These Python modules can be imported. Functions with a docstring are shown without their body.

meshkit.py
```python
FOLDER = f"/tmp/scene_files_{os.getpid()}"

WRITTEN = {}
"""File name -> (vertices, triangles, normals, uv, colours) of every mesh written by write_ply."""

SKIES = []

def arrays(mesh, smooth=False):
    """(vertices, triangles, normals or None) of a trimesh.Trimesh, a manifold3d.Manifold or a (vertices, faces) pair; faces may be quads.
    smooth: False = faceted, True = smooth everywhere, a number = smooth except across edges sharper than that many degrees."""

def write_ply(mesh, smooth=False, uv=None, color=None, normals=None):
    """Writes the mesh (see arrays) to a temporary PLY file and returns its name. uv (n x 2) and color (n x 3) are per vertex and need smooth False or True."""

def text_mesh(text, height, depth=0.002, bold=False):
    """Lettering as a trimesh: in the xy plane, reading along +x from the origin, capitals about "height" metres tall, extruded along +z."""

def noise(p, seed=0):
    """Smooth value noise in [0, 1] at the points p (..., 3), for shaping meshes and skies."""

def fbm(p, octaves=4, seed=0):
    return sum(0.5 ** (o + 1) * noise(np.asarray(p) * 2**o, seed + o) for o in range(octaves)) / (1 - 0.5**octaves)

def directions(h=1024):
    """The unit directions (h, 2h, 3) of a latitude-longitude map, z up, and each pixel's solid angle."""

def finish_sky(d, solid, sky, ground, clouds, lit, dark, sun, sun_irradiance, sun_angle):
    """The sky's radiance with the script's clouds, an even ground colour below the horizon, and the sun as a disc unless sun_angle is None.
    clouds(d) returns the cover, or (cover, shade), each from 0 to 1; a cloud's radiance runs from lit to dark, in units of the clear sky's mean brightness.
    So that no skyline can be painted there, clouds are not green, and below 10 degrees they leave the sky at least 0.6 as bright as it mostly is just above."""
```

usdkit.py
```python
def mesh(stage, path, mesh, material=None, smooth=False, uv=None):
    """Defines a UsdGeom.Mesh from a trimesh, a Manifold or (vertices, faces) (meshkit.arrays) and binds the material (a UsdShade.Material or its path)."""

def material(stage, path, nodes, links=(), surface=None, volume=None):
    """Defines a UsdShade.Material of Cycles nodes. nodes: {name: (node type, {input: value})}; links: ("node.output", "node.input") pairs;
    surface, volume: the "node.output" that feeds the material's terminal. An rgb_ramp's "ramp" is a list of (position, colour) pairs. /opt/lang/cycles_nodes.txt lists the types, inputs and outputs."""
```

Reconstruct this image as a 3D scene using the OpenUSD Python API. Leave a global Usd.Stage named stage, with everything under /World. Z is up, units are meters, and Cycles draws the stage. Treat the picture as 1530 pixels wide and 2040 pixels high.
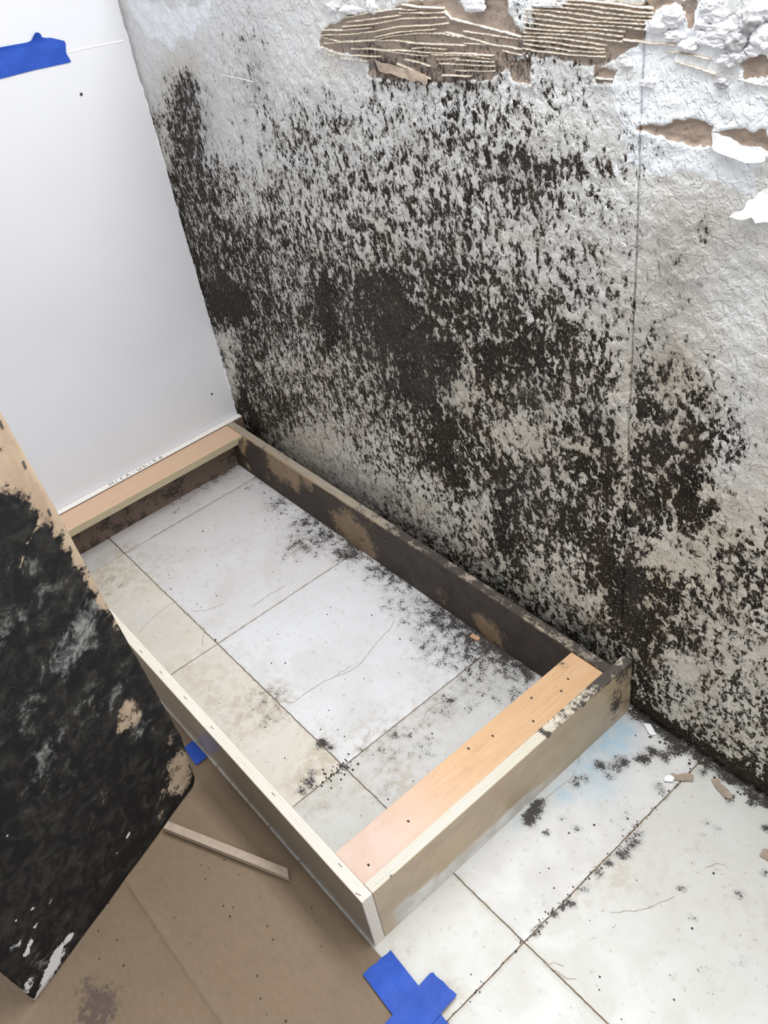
import math, random
import numpy as np, trimesh, shapely
from shapely.geometry import Polygon
from scipy.spatial import Delaunay
from pxr import Usd, UsdGeom, UsdLux, UsdShade, Sdf, Gf, Vt
import usdkit, meshkit

stage = Usd.Stage.CreateInMemory()
UsdGeom.SetStageUpAxis(stage, UsdGeom.Tokens.z)
UsdGeom.SetStageMetersPerUnit(stage, 1.0)
UsdGeom.Xform.Define(stage, '/World'); UsdGeom.Scope.Define(stage, '/World/Looks')

# ------------------------------------------------------------------ camera, light, exposure
CAMERA = [[0.641164, 0.754238, -0.141539, 0.0], [-0.408266, 0.491424, 0.769299, 0.0], [0.64979, -0.435462, 0.623013, 0.0], [0.548295, -0.224979, 1.200911, 1.0]]
cam = UsdGeom.Camera.Define(stage, '/World/camera')
cam.AddTransformOp().Set(Gf.Matrix4d(*[c for r in CAMERA for c in r]))
cam.CreateHorizontalApertureAttr(36.0); cam.CreateVerticalApertureAttr(48.0)
cam.CreateFocalLengthAttr(36.0 * 1764.05 / 1530); cam.CreateClippingRangeAttr(Gf.Vec2f(0.02, 50))
cam.CreateExposureAttr(0.85)

dome = UsdLux.DomeLight.Define(stage, '/World/room_daylight')
dome.CreateIntensityAttr(0.16); dome.CreateColorAttr(Gf.Vec3f(0.98, 0.98, 1.0))

def rect_light(name, pos, target, w, h, inten, col):
    l = UsdLux.RectLight.Define(stage, '/World/' + name)
    l.CreateWidthAttr(w); l.CreateHeightAttr(h); l.CreateIntensityAttr(inten); l.CreateColorAttr(Gf.Vec3f(*col))
    z = np.array(pos, float) - np.array(target, float); z /= np.linalg.norm(z)
    x = np.cross([0, 1, 0.01], z); x /= np.linalg.norm(x); y = np.cross(z, x)
    m = np.eye(4); m[0, :3], m[1, :3], m[2, :3], m[3, :3] = x, y, z, pos
    l.AddTransformOp().Set(Gf.Matrix4d(*m.ravel()))
    return l
rect_light('ceiling_lamp', (0.25, 0.17, 1.85), (0.05, 0.20, 0), 1.0, 0.36, 4.2, (1.0, 0.985, 0.96))
rect_light('window_daylight', (0.05, 0.54, 1.34), (-0.1, -0.15, 0), 1.3, 0.28, 8.8, (0.95, 0.98, 1.0))

# ------------------------------------------------------------------ measured sizes (metres)
T = 0.018                       # plywood
W = 0.549                       # mouldy wall plane (y)
YB = 0.5008; L1 = 1.1203; HB = 0.1183; XS = 1.0535
TILE = 0.3934; XJ = 0.1358; YJ = 0.1476
XP = -1.1385                    # face of the white side panel
WALL_MOULD = """77777777776665555666666667777776666667777666777787777777899999999999999999
77777666766655444456665556666666666666777666677767666667789999999999999999
77777665555554444334565555666666666666666666677875656666778999999999999999
77788765544444333333345555556666666666666666667786555556677899999999999999
67778876543333333333234555555556655566666666667687555555667789999999999999
57878877653223333333323455544555555566665556667686445555566788999999999999
54888877765432333334433345544445555666655555677786225555556678899999999999
62588777777643333334444444443344555677654444467887314555555667899999999999
74278777777765443344455544543344554688764345368887534555555566789999999999
76257777777776654444455555554445553588875445668877755444455556678999999999
77537777777777665555555555555556763488776656788877765444444555667899999999
56646777766667766655555555666677875478777666788877765444444455566789999999
42345777666666666666655556666788886478777777788877765444444445556678999999
65323577766666666666666666666788877677777777787755666455444444555667899999
77765567776655566666666666666778877788777667777633555555544444455566789999
77787777777666556666666666666778877787776667776642345666554444445556678999
77888888777766666666666666777778887766666656776774436666665544444455667899
77888898887777666667766666778888777743445687785787746555666554444445566789
77788888887777776667876666778888645763333568785787964445556665544444556678
77777888887777777767887777778888743676554566774777963344555566554444455567
77777777777777776677887777888888875677655566773787852334455556665444445556
77777777777777666667887788888888885477765556763887862123444555566554444555
77777777777777666667987778889888888788776656652777874101234445556665444445
77777777777777666666787777888888777788887766652864775200012344455566544444
77777777777777766666677677788887777777788777652865665200000123445556665444
67777777776666666666666667778877777777777776662665653100000001234455566544
46777777766666666666666666677777777776677766552544432000000000012344555655
43777777766655555555666666666666677666666665543332211000000000000123455566
53477777766555555555555556666555666666555555442221110000000000000001234555
55367777765554445555555555555555566655554455443221100000000000000000012445
45557777654444344455555555555555566655544444432222100000000000000000000124
34557777653223334445555555555555566655554443332122100000000000000000000001
23456777764212323445555555444455556555555554432112111000000000000000000000
11234677664312223444555555544445555555566655432112111111100000000000000000
00112357665322233443445555544444455655567665442111110001111110000000000000
00001124675322233443233333333444444555554334433210000000000011111000000000
00000011222222233442111111222333334445544332222100000000000000000111110000
00000000000001223442100111111276447485443333221100000000000000000000001111
00000000000000122343100000123741353335445333321000000000000000000000000000
00000000000000011122110000000001112112223553210000000000000000000000000000
00000000000000000000000000000111113111115221100000000000000000000000000000
00000000000000000000000000000111111111111111000000000000000000000000000000
00000000000000000000000000000111111111111111000000000000000000000000000000
00000000000000000000000000000111111111111111000000000000000000000000000000
00000000000000000000000000000011111111111111000000000000000000000000000000
00000000000000000000000000000011111111111111000000000000000000000000000000
00000000000000000000000000000011111111111111000000000000000000000000000000"""
WALL_FILM = """00111111111122222111222211000000000000000000000000000000000000000000000000
00111111112222333322123332110000000000000000000000000000000000000000000000
00011111122222334443222444211000000000000000000000000000000000000000000000
00001112222233333455432234431100000000000000000000000000000000000000000000
00000111222223443345654223442110000000000000000000000000000000000000000000
00000011122332344433555432222211000000000000000100000000000000000000000000
00000000111222223443334543211111100000000000000100000000000000000000000000
00000000001112222233222333211111100000000000000100000000000000000000000000
00000000000011111111211122221111100000000000001200000000000000000000000000
00000000000000111111111111111111001111000000001300000000000000000000000000
00000000000000000000011111111111001111110000001300000000000000000000000000
00000000000000000000000000000000001111111000001400000000000000000000000000
00000000000000000000000000000000001112221100001300000000000000000000000000
11110000000000000000001111110000001112332110001200000000000000000000000000
11111100000000000000111111111110000112343211001200000000000000000000000000
22221111000000000001111111111111100011233211001100000000000000000000000000
23443211110000000011111222222322110001112211001100000000000000000000000000
23455432111111111111111234433444211000111111000000000000000000000000000000
12345553211111111111112234444466431111111110000000000000000000000000000000
11245443221111111111112334444456542111111000000000000000000000000000000000
11135432211111111222222345555544442111222111110111000000000000000000000000
11123421111111111223333455566654322111244212421121100000000000000000000000
11222221111111111123333455655554321111134311331133100000000000000000000000
11223221111111111112223345555443221111111211111122100000000000000000000000
11233322111111111111122334454432221111111111001221100000000000000000000000
11123332111111111111111223344332211111111110001221000000000000000000000000
11122332211111111111111112222222222111111111001221000000000000000000000000
11112222211111111111111111112222222221111111111232000000000000000000000000
11122222221111111111111111111122222222111111111121100000000000000000000000
11122333221111111111111111111112222222111111111232100000000000000000000000
11122344332111111111111111111111122222111111111244110000000000000000000000
11112344443211111111111111111111111111111111111122110000000000000000000000
01112234444321111111111111111111111111111111100132100000000000000000000000
00111234444321111111111111111111111111123211000012210000000000000000000000
00011123443221112211111111111111111111123321000000000000000000000000000000
00001111232211111331100111111111111111111111000000000000000000000000000000
00000011111111111342100000000000000000000000000000000000000000000000000000
00000000111111101132100000000001122232100000000000000000000000000000000000
00000000000000000112100000000001123222110000000000000000000000000000000000
00000000000000000011100000000000000000000000000000000000000000000000000000
00000000000000000000000000000000000000000000000000000000000000000000000000
00000000000000000000000000000000000000000000000000000000000000000000000000
00000000000000000000000000000000000000000000000000000000000000000000000000
00000000000000000000000000000000000000000000000000000000000000000000000000
00000000000000000000000000000000000000000000000000000000000000000000000000
00000000000000000000000000000000000000000000000000000000000000000000000000
00000000000000000000000000000000000000000000000000000000000000000000000000"""
WALL_STAIN = """66666666666666666666666666666666666666666666666666666666666666666666666666
66666666666666655555666666666666666666666666666666666666666666666666666666
66666666666666655555556666666666666666666666666666666666666666666666666666
66666666666666655555555566666666666666666666666666666666666666666666666666
55566666666666655555555556666666666666666666666666666666666666666666666666
55555666666666665555444555666666666666666666666666666666666666666666666666
55555555666666666555444455566666666666666666666666666666666666666666666666
55555555556666666555544445556666666666666666666666666666666666666666666666
55555555555556666655554444555666666666666666666666666666666666666666666666
55555555555555566666555444555566666666666666666666666666666666666666666666
55555555555555555666655555555566666666666666666666666666666666666666666666
44455555555555555555666555555566666666666666666676666666666666666666666666
44444455555555555555555665555566666666666666666677666666666666666666666666
44444444455555555555555556666666666666666666666677766666666666666666666666
44444444444455555555555555566666666666666666666667666666666666666666666666
44444444444444455555555555555566666666666666666666666666666666666666666666
44444444444444444455555555555555666666666666666666666666666666666666666666
33344444444444444444455555555555566666666666666666666666666666666666666666
33333344444444444444444455555555566666666666666666766666666666666666666666
33333333334444444444444444455555567766666666666666765566666666666666666666
33333333333333444444444444444455556777655566666666665556666666666666666666
33333333333333333344444444444444455666655555666666543456666666666666666666
33333333333333333333344444444444444555555555555667632456666666666666666666
32222333333333333333333334444444444444445555555566632356666666666666666666
32222222233333333333333333444444444444444445555566532356666666666666666666
33222222222222333333333333444333444444433344455577631256666666666666666666
33322222222222222223333333444433333344433334444567531255666666666666666666
24422222222222222222222233344433333333333333344455421345555666666666666666
23442222222222222222222222334433333333333322234444421345555556666666666666
12453211111222222222222222233333233333333322233444311344455555556666666666
11365211111111111222222222222222222222333322233333211344444455555566666666
11246421111111111111111122222222222222222222222333211334444444455555566666
11125631111111111111111111111122222222222221112244212333334444444455555666
00013541111111111111111111111111111112222221111245322333333333444444455556
00001342100000000011111111111111111111111111112222222222233333333344444455
00000133321000000000000000011111111111111111111111222222222222333333344444
00000013455200000000000001000000000001111111111111111111222222222233333334
00000001111100000000000002410000000000000000001111111111111111222222222333
00000000000000000000000000000000000000000000000000000000111111111111122222
00000000000000000000000000000000000000000000000000000000000000000111111111
00000000000000000000000000000000000000000000000000000000000000000000000000
00000000000000000000000000000000000000000000000000000000000000000000000000
00000000000000000000000000000000000000000000000000000000000000000000000000
00000000000000000000000000000000000000000000000000000000000000000000000000
00000000000000000000000000000000000000000000000000000000000000000000000000
00000000000000000000000000000000000000000000000000000000000000000000000000
00000000000000000000000000000000000000000000000000000000000000000000000000"""
PAPER_POLYS = [[(-0.4795,1.0071),(0.0343,1.0219),(-0.01,1.0124),(-0.031,0.9816),(-0.0696,0.961),(-0.1814,0.9627),(-0.2294,0.9333),(-0.342,0.9208),(-0.3901,0.9166),(-0.4429,0.9272),(-0.4702,0.9434),(-0.5518,0.9473),(-0.5449,0.9693),(-0.4843,0.9898)],
[(-0.0277,0.909),(0.0077,0.9141),(0.03,0.9195),(0.0572,0.92),(0.0572,0.8988),(0.0347,0.8967),(0.0173,0.9001),(-0.003,0.8975),(-0.0245,0.9045)],
[(0.0577,0.9146),(0.113,0.9227),(0.1156,0.9041),(0.0904,0.9043),(0.0635,0.9107)],
[(0.0769,0.9739),(0.1044,0.9838),(0.1075,0.962),(0.0834,0.9608)],
[(-0.4505,0.9387),(-0.3946,0.9427),(-0.3926,0.9282),(-0.4191,0.9201),(-0.4549,0.9202)],
[(-0.2042,0.9561),(-0.1672,0.9562),(-0.1719,0.9356),(-0.1981,0.936)],
[(0.0136,1.0213),(0.0317,1.0218),(0.0287,0.9976),(0.0224,0.9973)],
[(-0.0823,0.96),(-0.057,0.955),(-0.0599,0.943),(-0.0789,0.9437)]]
PAINT_ISLANDS = [[(-0.2726,1.0131),(-0.241,1.014),(-0.2461,1.0031),(-0.2661,1.0008)],
[(-0.2034,1.0151),(-0.1174,1.0175),(-0.1175,1.0131),(-0.1644,1.0116),(-0.1584,0.9931),(-0.1799,0.9873),(-0.1935,1.0011)],
[(-0.4795,1.0071),(-0.3716,1.0102),(-0.3822,1.0035),(-0.4737,0.9902)]]
FRESH_PAINT = [[(-0.0726,0.9514),(-0.0131,0.9696),(0.0418,0.9692),(0.1047,0.9819),(0.1223,0.856),(0.0911,0.8551),(0.0521,0.8596),(0.0174,0.8588),(-0.0228,0.8677),(-0.026,0.8984),(-0.0623,0.9088)],
[(-0.0486,0.9784),(-0.0155,1.0122),(0.0343,1.0219),(0.0414,0.9734),(-0.0126,0.9608)],
[(-1.1145,0.9888),(-0.8047,0.9977),(-0.8415,0.9547),(-1.0087,0.9231),(-1.0988,0.942)],
[(-0.2841,1.0177),(-0.2367,1.0189),(-0.2462,1.0016),(-0.2702,1.0007)],
[(-0.2067,1.0197),(-0.1503,1.0211),(-0.1551,0.9886),(-0.1869,0.9918)]]
RIDGES = [[(-0.4917,0.986),(-0.4319,0.9952),(-0.3763,1.0005),(-0.3464,1.0005)],
[(-0.4966,0.9759),(-0.4301,0.9818),(-0.3755,0.9903),(-0.2955,0.9951)],
[(-0.5469,0.9631),(-0.485,0.9676),(-0.4321,0.9732),(-0.3772,0.982),(-0.3313,0.9852),(-0.2922,0.9891)],
[(-0.5473,0.9619),(-0.506,0.9581),(-0.4765,0.9597),(-0.4344,0.9633),(-0.3887,0.9715),(-0.3508,0.9756),(-0.3065,0.9779),(-0.2716,0.9756)],
[(-0.5442,0.9534),(-0.4931,0.9576),(-0.4344,0.9633),(-0.3898,0.9658),(-0.3528,0.9646),(-0.3082,0.9661),(-0.2661,0.9676)],
[(-0.4219,0.9524),(-0.3825,0.9549),(-0.3362,0.9557),(-0.2965,0.9577),(-0.2508,0.9591)],
[(-0.4843,0.9503),(-0.4419,0.9529),(-0.3927,0.952),(-0.3324,0.9515)],
[(-0.3797,0.9449),(-0.3564,0.9442),(-0.3315,0.9404)],
[(-0.3953,0.9391),(-0.3676,0.9343),(-0.3339,0.9255)],
[(-0.3157,0.9449),(-0.2769,0.9467),(-0.2241,0.9485)],
[(-0.3724,1.0059),(-0.337,1.0039),(-0.2984,1.0042)],
[(-0.3789,0.9966),(-0.3381,0.9976),(-0.2948,1.0003)],
[(-0.3631,0.9584),(-0.3353,0.9612),(-0.3003,0.9612)],
[(-0.5512,0.9493),(-0.5295,0.9456),(-0.4975,0.9415)],
[(-0.4336,0.9668),(-0.3784,0.9759),(-0.3145,0.9818)],
[(-0.5422,0.9411),(-0.4987,0.9372),(-0.4508,0.9375)],
[(-0.4865,0.9423),(-0.4235,0.9453)],
[(-0.3276,0.954),(-0.2231,0.9599)],
[(-0.2889,0.9512),(-0.2237,0.9527)],
[(-0.3133,0.9318),(-0.2616,0.9349)],
[(-0.4865,0.9816),(-0.4338,0.9873),(-0.3748,0.9941)],
[(-0.5449,0.9693),(-0.4891,0.9721),(-0.4361,0.9776)],
[(-0.3213,0.9489),(-0.2803,0.9529)],
[(-0.2905,0.9391),(-0.2245,0.9432)],
[(-0.298,1.0012),(-0.2874,0.9934),(-0.2398,0.9884),(-0.1803,0.9805)],
[(-0.2709,0.9818),(-0.2251,0.9801),(-0.1804,0.9786)],
[(-0.3012,0.9793),(-0.2651,0.9759),(-0.2222,0.9702)],
[(-0.2707,0.9694),(-0.2298,0.9708),(-0.181,0.9687)],
[(-0.211,0.9658),(-0.1814,0.9627)],
[(-0.2673,0.957),(-0.2274,0.9555)],
[(-0.1643,1.0139),(-0.1239,1.0174)],
[(-0.1174,1.0174),(-0.0958,1.0174),(-0.0748,1.0171),(-0.0545,1.016),(-0.0347,1.0144),(-0.0155,1.0131)],
[(-0.154,1.0145),(-0.1239,1.0143),(-0.0951,1.014),(-0.0675,1.0124),(-0.0409,1.0104),(-0.0153,1.0095)],
[(-0.1576,1.0109),(-0.1266,1.011),(-0.097,1.0099),(-0.0686,1.0078),(-0.0413,1.0065),(-0.0151,1.0066)],
[(-0.1752,1.0075),(-0.1404,1.0075),(-0.1074,1.0059),(-0.0757,1.0038),(-0.0455,1.0033),(-0.0167,1.0034)],
[(-0.1768,1.0042),(-0.1426,1.0033),(-0.11,1.0011),(-0.0788,0.9999),(-0.0489,1.0002),(-0.0204,0.9998)],
[(-0.1777,1.0002),(-0.1426,0.9983),(-0.1091,0.9966),(-0.0771,0.9967),(-0.0466,0.9968),(-0.0173,0.9953)],
[(-0.178,0.9954),(-0.1496,0.9937),(-0.1223,0.9929),(-0.0959,0.9932),(-0.0705,0.9934),(-0.0461,0.9925)],
[(-0.1783,0.9902),(-0.1505,0.9892),(-0.1237,0.9894),(-0.0978,0.9898),(-0.0729,0.9893),(-0.0489,0.9879)],
[(-0.1786,0.9854),(-0.1506,0.9855),(-0.1237,0.9861),(-0.0978,0.9858),(-0.0729,0.9845),(-0.0488,0.9833)],
[(-0.1788,0.9814),(-0.1549,0.982),(-0.1319,0.9822),(-0.1095,0.9816),(-0.0879,0.9804),(-0.0669,0.9795)],
[(-0.179,0.978),(-0.1558,0.9783),(-0.1333,0.9777),(-0.1116,0.9766),(-0.0904,0.9757),(-0.0699,0.9756)],
[(-0.1793,0.9741),(-0.156,0.9736),(-0.1335,0.9726),(-0.1116,0.9717),(-0.0904,0.9717),(-0.0698,0.9723)],
[(-0.1795,0.9694),(-0.1562,0.9683),(-0.1336,0.9676),(-0.1117,0.9676),(-0.0904,0.9683),(-0.0698,0.9689)],
[(-0.0488,0.985),(-0.0139,0.9844),(0.0149,0.9844)],
[(0.0033,0.9785),(0.0305,0.9769),(0.0517,0.9742)],
[(0.0121,0.9705),(0.0313,0.9676),(0.0565,0.9628)],
[(0.0785,0.9604),(0.1082,0.9572)],
[(-0.0815,0.9478),(-0.0587,0.9478)]]
LUMPS = [(0.0447,1.0183,0.0109,0.0055),(0.0505,1.0106,0.0118,0.0047),(0.0386,1.0030,0.0071,0.0040),(0.0592,0.9991,0.0146,0.0064),(0.0723,0.9918,0.0106,0.0088),(0.0553,0.9888,0.0109,0.0049),(0.0761,0.9808,0.0077,0.0057),(0.0871,1.0082,0.0120,0.0100),(0.0982,0.9952,0.0101,0.0093),(0.0954,1.0162,0.0109,0.0075),(0.0901,0.9849,0.0075,0.0048),(0.0638,0.9562,0.0061,0.0042),(0.0245,0.9850,0.0105,0.0050),(0.0668,0.9752,0.0089,0.0049),(0.0066,1.0089,0.0117,0.0082),(-0.0092,1.0000,0.0110,0.0059),(0.0105,0.9925,0.0096,0.0042),(-0.2453,1.0100,0.0139,0.0069),(-0.4722,0.9960,0.0207,0.0046),(-0.5107,0.9981,0.0109,0.0059),(-0.4283,1.0020,0.0079,0.0078),(-0.1439,1.0131,0.0173,0.0037),(0.0396,0.9920,0.0082,0.0057),(-0.0177,0.9491,0.0081,0.0036),(-0.0421,0.9653,0.0060,0.0036)]
FLAPS = [[(0.057,0.9117),(0.074,0.9112),(0.0954,0.905),(0.1157,0.9033),(0.1169,0.8945),(0.1021,0.8923),(0.0811,0.8948),(0.0606,0.8974)],
[(0.0887,0.8384),(0.0948,0.8461),(0.1014,0.8488),(0.1027,0.8558),(0.1097,0.858),(0.1108,0.8649),(0.1202,0.8712),(0.1275,0.8724),(0.132,0.8411),(0.1193,0.8405),(0.1124,0.845),(0.1036,0.8403)],
[(-0.4366,0.9409),(-0.3862,0.9363),(-0.335,0.93),(-0.3347,0.9209),(-0.3883,0.9256),(-0.4273,0.9285)]]
SCRATCH = [(-0.8405,0.8888),(-0.8196,0.8905),(-0.7824,0.8898),(-0.7426,0.8881)]
FLOOR_MOULD = [(-1.018,0.498,0.048,0.35),(-0.916,0.485,0.045,0.5),(-0.812,0.480,0.043,0.55),(-0.737,0.479,0.041,0.7),(-0.657,0.484,0.039,0.75),(-0.573,0.496,0.044,0.6),(-0.520,0.504,0.042,0.65),(-0.440,0.499,0.052,0.7),(-0.373,0.488,0.055,0.75),(-0.318,0.487,0.053,0.8),(-0.265,0.485,0.046,0.95),(-0.226,0.497,0.040,1),(-0.174,0.491,0.029,0.9),(-0.260,0.442,0.045,0.6),(-0.332,0.424,0.062,0.4),(-0.467,0.458,0.057,0.35),(-0.215,0.422,0.048,0.35),(-0.163,0.441,0.038,0.35),(-1.148,0.270,0.040,0.35),(-1.143,0.322,0.033,0.4),(-1.137,0.402,0.050,0.4),(-1.132,0.456,0.042,0.5),(-1.106,0.328,0.048,0.25),(-0.759,0.428,0.054,0.45),(0.013,0.304,0.012,1),(0.022,0.283,0.011,1),(0.013,0.318,0.009,1),(0.017,0.293,0.011,1),(0.051,0.287,0.006,0.9),(0.071,0.485,0.012,0.9),(0.073,0.507,0.010,0.8),(0.052,0.461,0.012,0.8),(0.049,0.446,0.013,0.7),(0.033,0.430,0.012,0.7),(0.055,0.426,0.013,0.5),(0.095,0.508,0.010,0.9),(0.103,0.529,0.008,0.7),(0.026,0.380,0.010,0.75),(0.031,0.397,0.010,0.6),(0.119,0.458,0.011,0.6),(0.129,0.456,0.011,0.5),(0.229,0.530,0.009,0.7),(0.263,0.508,0.007,0.9),(0.203,0.459,0.006,0.7),(0.217,0.462,0.005,0.7),(0.299,0.449,0.007,0.9),(0.078,0.324,0.008,0.5),(0.051,0.321,0.006,0.6),(0.147,0.378,0.009,0.8),(0.148,0.360,0.011,0.9),(0.147,0.338,0.011,0.9),(0.145,0.313,0.007,0.8),(0.140,0.219,0.006,0.9),(0.139,0.204,0.006,0.9),(0.144,0.293,0.009,0.7),(0.146,0.233,0.007,0.8),(0.138,0.166,0.007,0.8),(0.138,0.180,0.005,0.7),(0.144,0.261,0.010,0.6),(0.290,0.399,0.007,0.7),(0.235,0.354,0.007,0.6),(0.342,0.329,0.009,0.4),(0.269,0.329,0.007,0.4),(0.216,0.314,0.014,0.25),(0.196,0.235,0.026,0.15),(0.225,0.415,0.042,0.15),(0.118,0.376,0.030,0.25),(0.330,0.282,0.036,0.15),(-0.039,0.244,0.047,0.1),(-0.465,0.152,0.031,0.35),(-0.427,0.120,0.030,0.35),(-0.321,0.150,0.011,0.9),(-0.303,0.153,0.007,0.9),(-0.271,0.091,0.014,0.75),(-0.271,0.072,0.010,0.6),(-0.286,0.103,0.009,0.6),(-0.253,0.150,0.007,0.8),(-0.191,0.260,0.027,0.35),(-0.236,0.244,0.036,0.35),(-0.232,0.208,0.044,0.3),(-0.225,0.325,0.037,0.3),(-0.222,0.357,0.038,0.35),(-0.218,0.092,0.033,0.15),(-0.539,0.220,0.066,0.06),(-0.981,0.082,0.055,0.2),(-0.482,0.113,0.031,0.3),(-0.169,0.165,0.025,0.3),(-0.484,0.051,0.040,0.12),(0.092,0.531,0.012,0.8),(0.150,0.524,0.011,0.7),(0.200,0.513,0.011,0.6)]
FLOOR_STAIN = [(-0.455,0.139,0.050,0.8),(-0.467,0.082,0.059,0.5),(-0.321,0.150,0.037,0.6),(-0.277,0.086,0.035,0.9),(-0.230,0.081,0.034,0.5),(-0.987,0.097,0.083,0.55),(-0.955,0.165,0.069,0.4),(-0.255,0.227,0.063,0.5),(-0.238,0.313,0.056,0.35),(-0.166,0.193,0.042,0.6),(-0.224,0.137,0.051,0.4),(-0.549,0.081,0.063,0.5),(-0.637,0.080,0.045,0.5),(0.161,0.310,0.035,0.6),(0.146,0.253,0.028,0.45),(0.199,0.348,0.035,0.35),(0.116,0.024,0.025,0.7),(0.023,0.019,0.027,0.4),(-1.062,0.159,0.030,0.5),(-0.289,0.126,0.027,0.7),(0.322,0.383,0.076,0.25),(0.201,0.392,0.043,0.2),(-0.753,0.423,0.030,0.5),(-0.562,0.133,0.054,0.3)]
FLOOR_BLUE = [(0.018,0.473,0.034,0.9),(0.022,0.413,0.029,0.75),(0.014,0.509,0.022,0.8),(0.024,0.353,0.020,0.6),(0.014,0.308,0.013,0.4),(0.010,0.269,0.011,0.3),(0.050,0.403,0.032,0.5)]
PAPER_STAIN = [(-0.202,-0.320,0.031,0.8),(-0.242,-0.323,0.018,0.6),(-0.190,-0.333,0.034,0.7),(-0.247,-0.290,0.006,0.7),(-0.224,-0.290,0.006,0.6),(-0.201,-0.290,0.006,0.5),(-0.232,-0.351,0.014,0.3),(-0.115,-0.104,0.007,0.4),(-0.110,-0.158,0.006,0.3)]
CRACKS = [[(-0.4456,0.4197),(-0.4315,0.4012),(-0.4263,0.372),(-0.4152,0.3323),(-0.4057,0.3006),(-0.4111,0.264),(-0.4222,0.238),(-0.4261,0.1957),(-0.4246,0.1669),(-0.442,0.1551)],
[(-0.766,0.1589),(-0.7458,0.1788),(-0.7357,0.2157)],
[(-0.7929,0.0493),(-0.8109,0.0874),(-0.819,0.1268),(-0.8164,0.1538)],
[(-0.6639,0.1224),(-0.6861,0.1369),(-0.7049,0.1517)],
[(-0.2368,0.3067),(-0.2399,0.3326),(-0.232,0.3546),(-0.2303,0.3708)],
[(0.0084,0.4061),(-0.0037,0.4265),(-0.0041,0.439)],
[(0.0137,0.3252),(0.0132,0.3428),(0.0126,0.3605),(0.0177,0.3777),(0.0115,0.3966)],
[(0.1732,0.1459),(0.1906,0.1503),(0.2026,0.1511),(0.2143,0.1615)],
[(0.1896,0.2575),(0.2036,0.2767),(0.2099,0.2812),(0.2223,0.3057),(0.2347,0.3381)],
[(0.0868,0.5133),(0.0949,0.5248),(0.1003,0.5262),(0.1029,0.5351)],
[(-0.4159,0.2912),(-0.4135,0.2775),(-0.4192,0.2564)],
[(0.1776,0.1459),(0.1787,0.1543),(0.1932,0.162)],
[(-0.6834,0.2473),(-0.6837,0.2843),(-0.6822,0.3332)],
[(0.2397,0.399),(0.2472,0.417),(0.2599,0.4214)]]
PANEL_GREY = [(0.301,0.463,0.029,0.75),(0.274,0.445,0.033,0.85),(0.248,0.445,0.028,0.75),(0.325,0.476,0.025,0.75),(0.194,0.540,0.024,0.7),(0.180,0.346,0.029,0.65),(0.157,0.334,0.029,0.5),(0.198,0.355,0.021,0.5),(0.191,0.434,0.039,0.4),(0.161,0.423,0.038,0.4),(0.280,0.326,0.037,0.4),(0.251,0.350,0.027,0.4),(0.210,0.185,0.025,0.35),(0.187,0.156,0.020,0.3),(0.263,0.602,0.027,0.35),(0.317,0.234,0.042,0.5),(0.275,0.542,0.030,0.35),(0.228,0.546,0.043,0.35),(0.181,0.277,0.036,0.35),(0.313,0.330,0.029,0.4),(0.036,0.044,0.042,0.5)]
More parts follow.
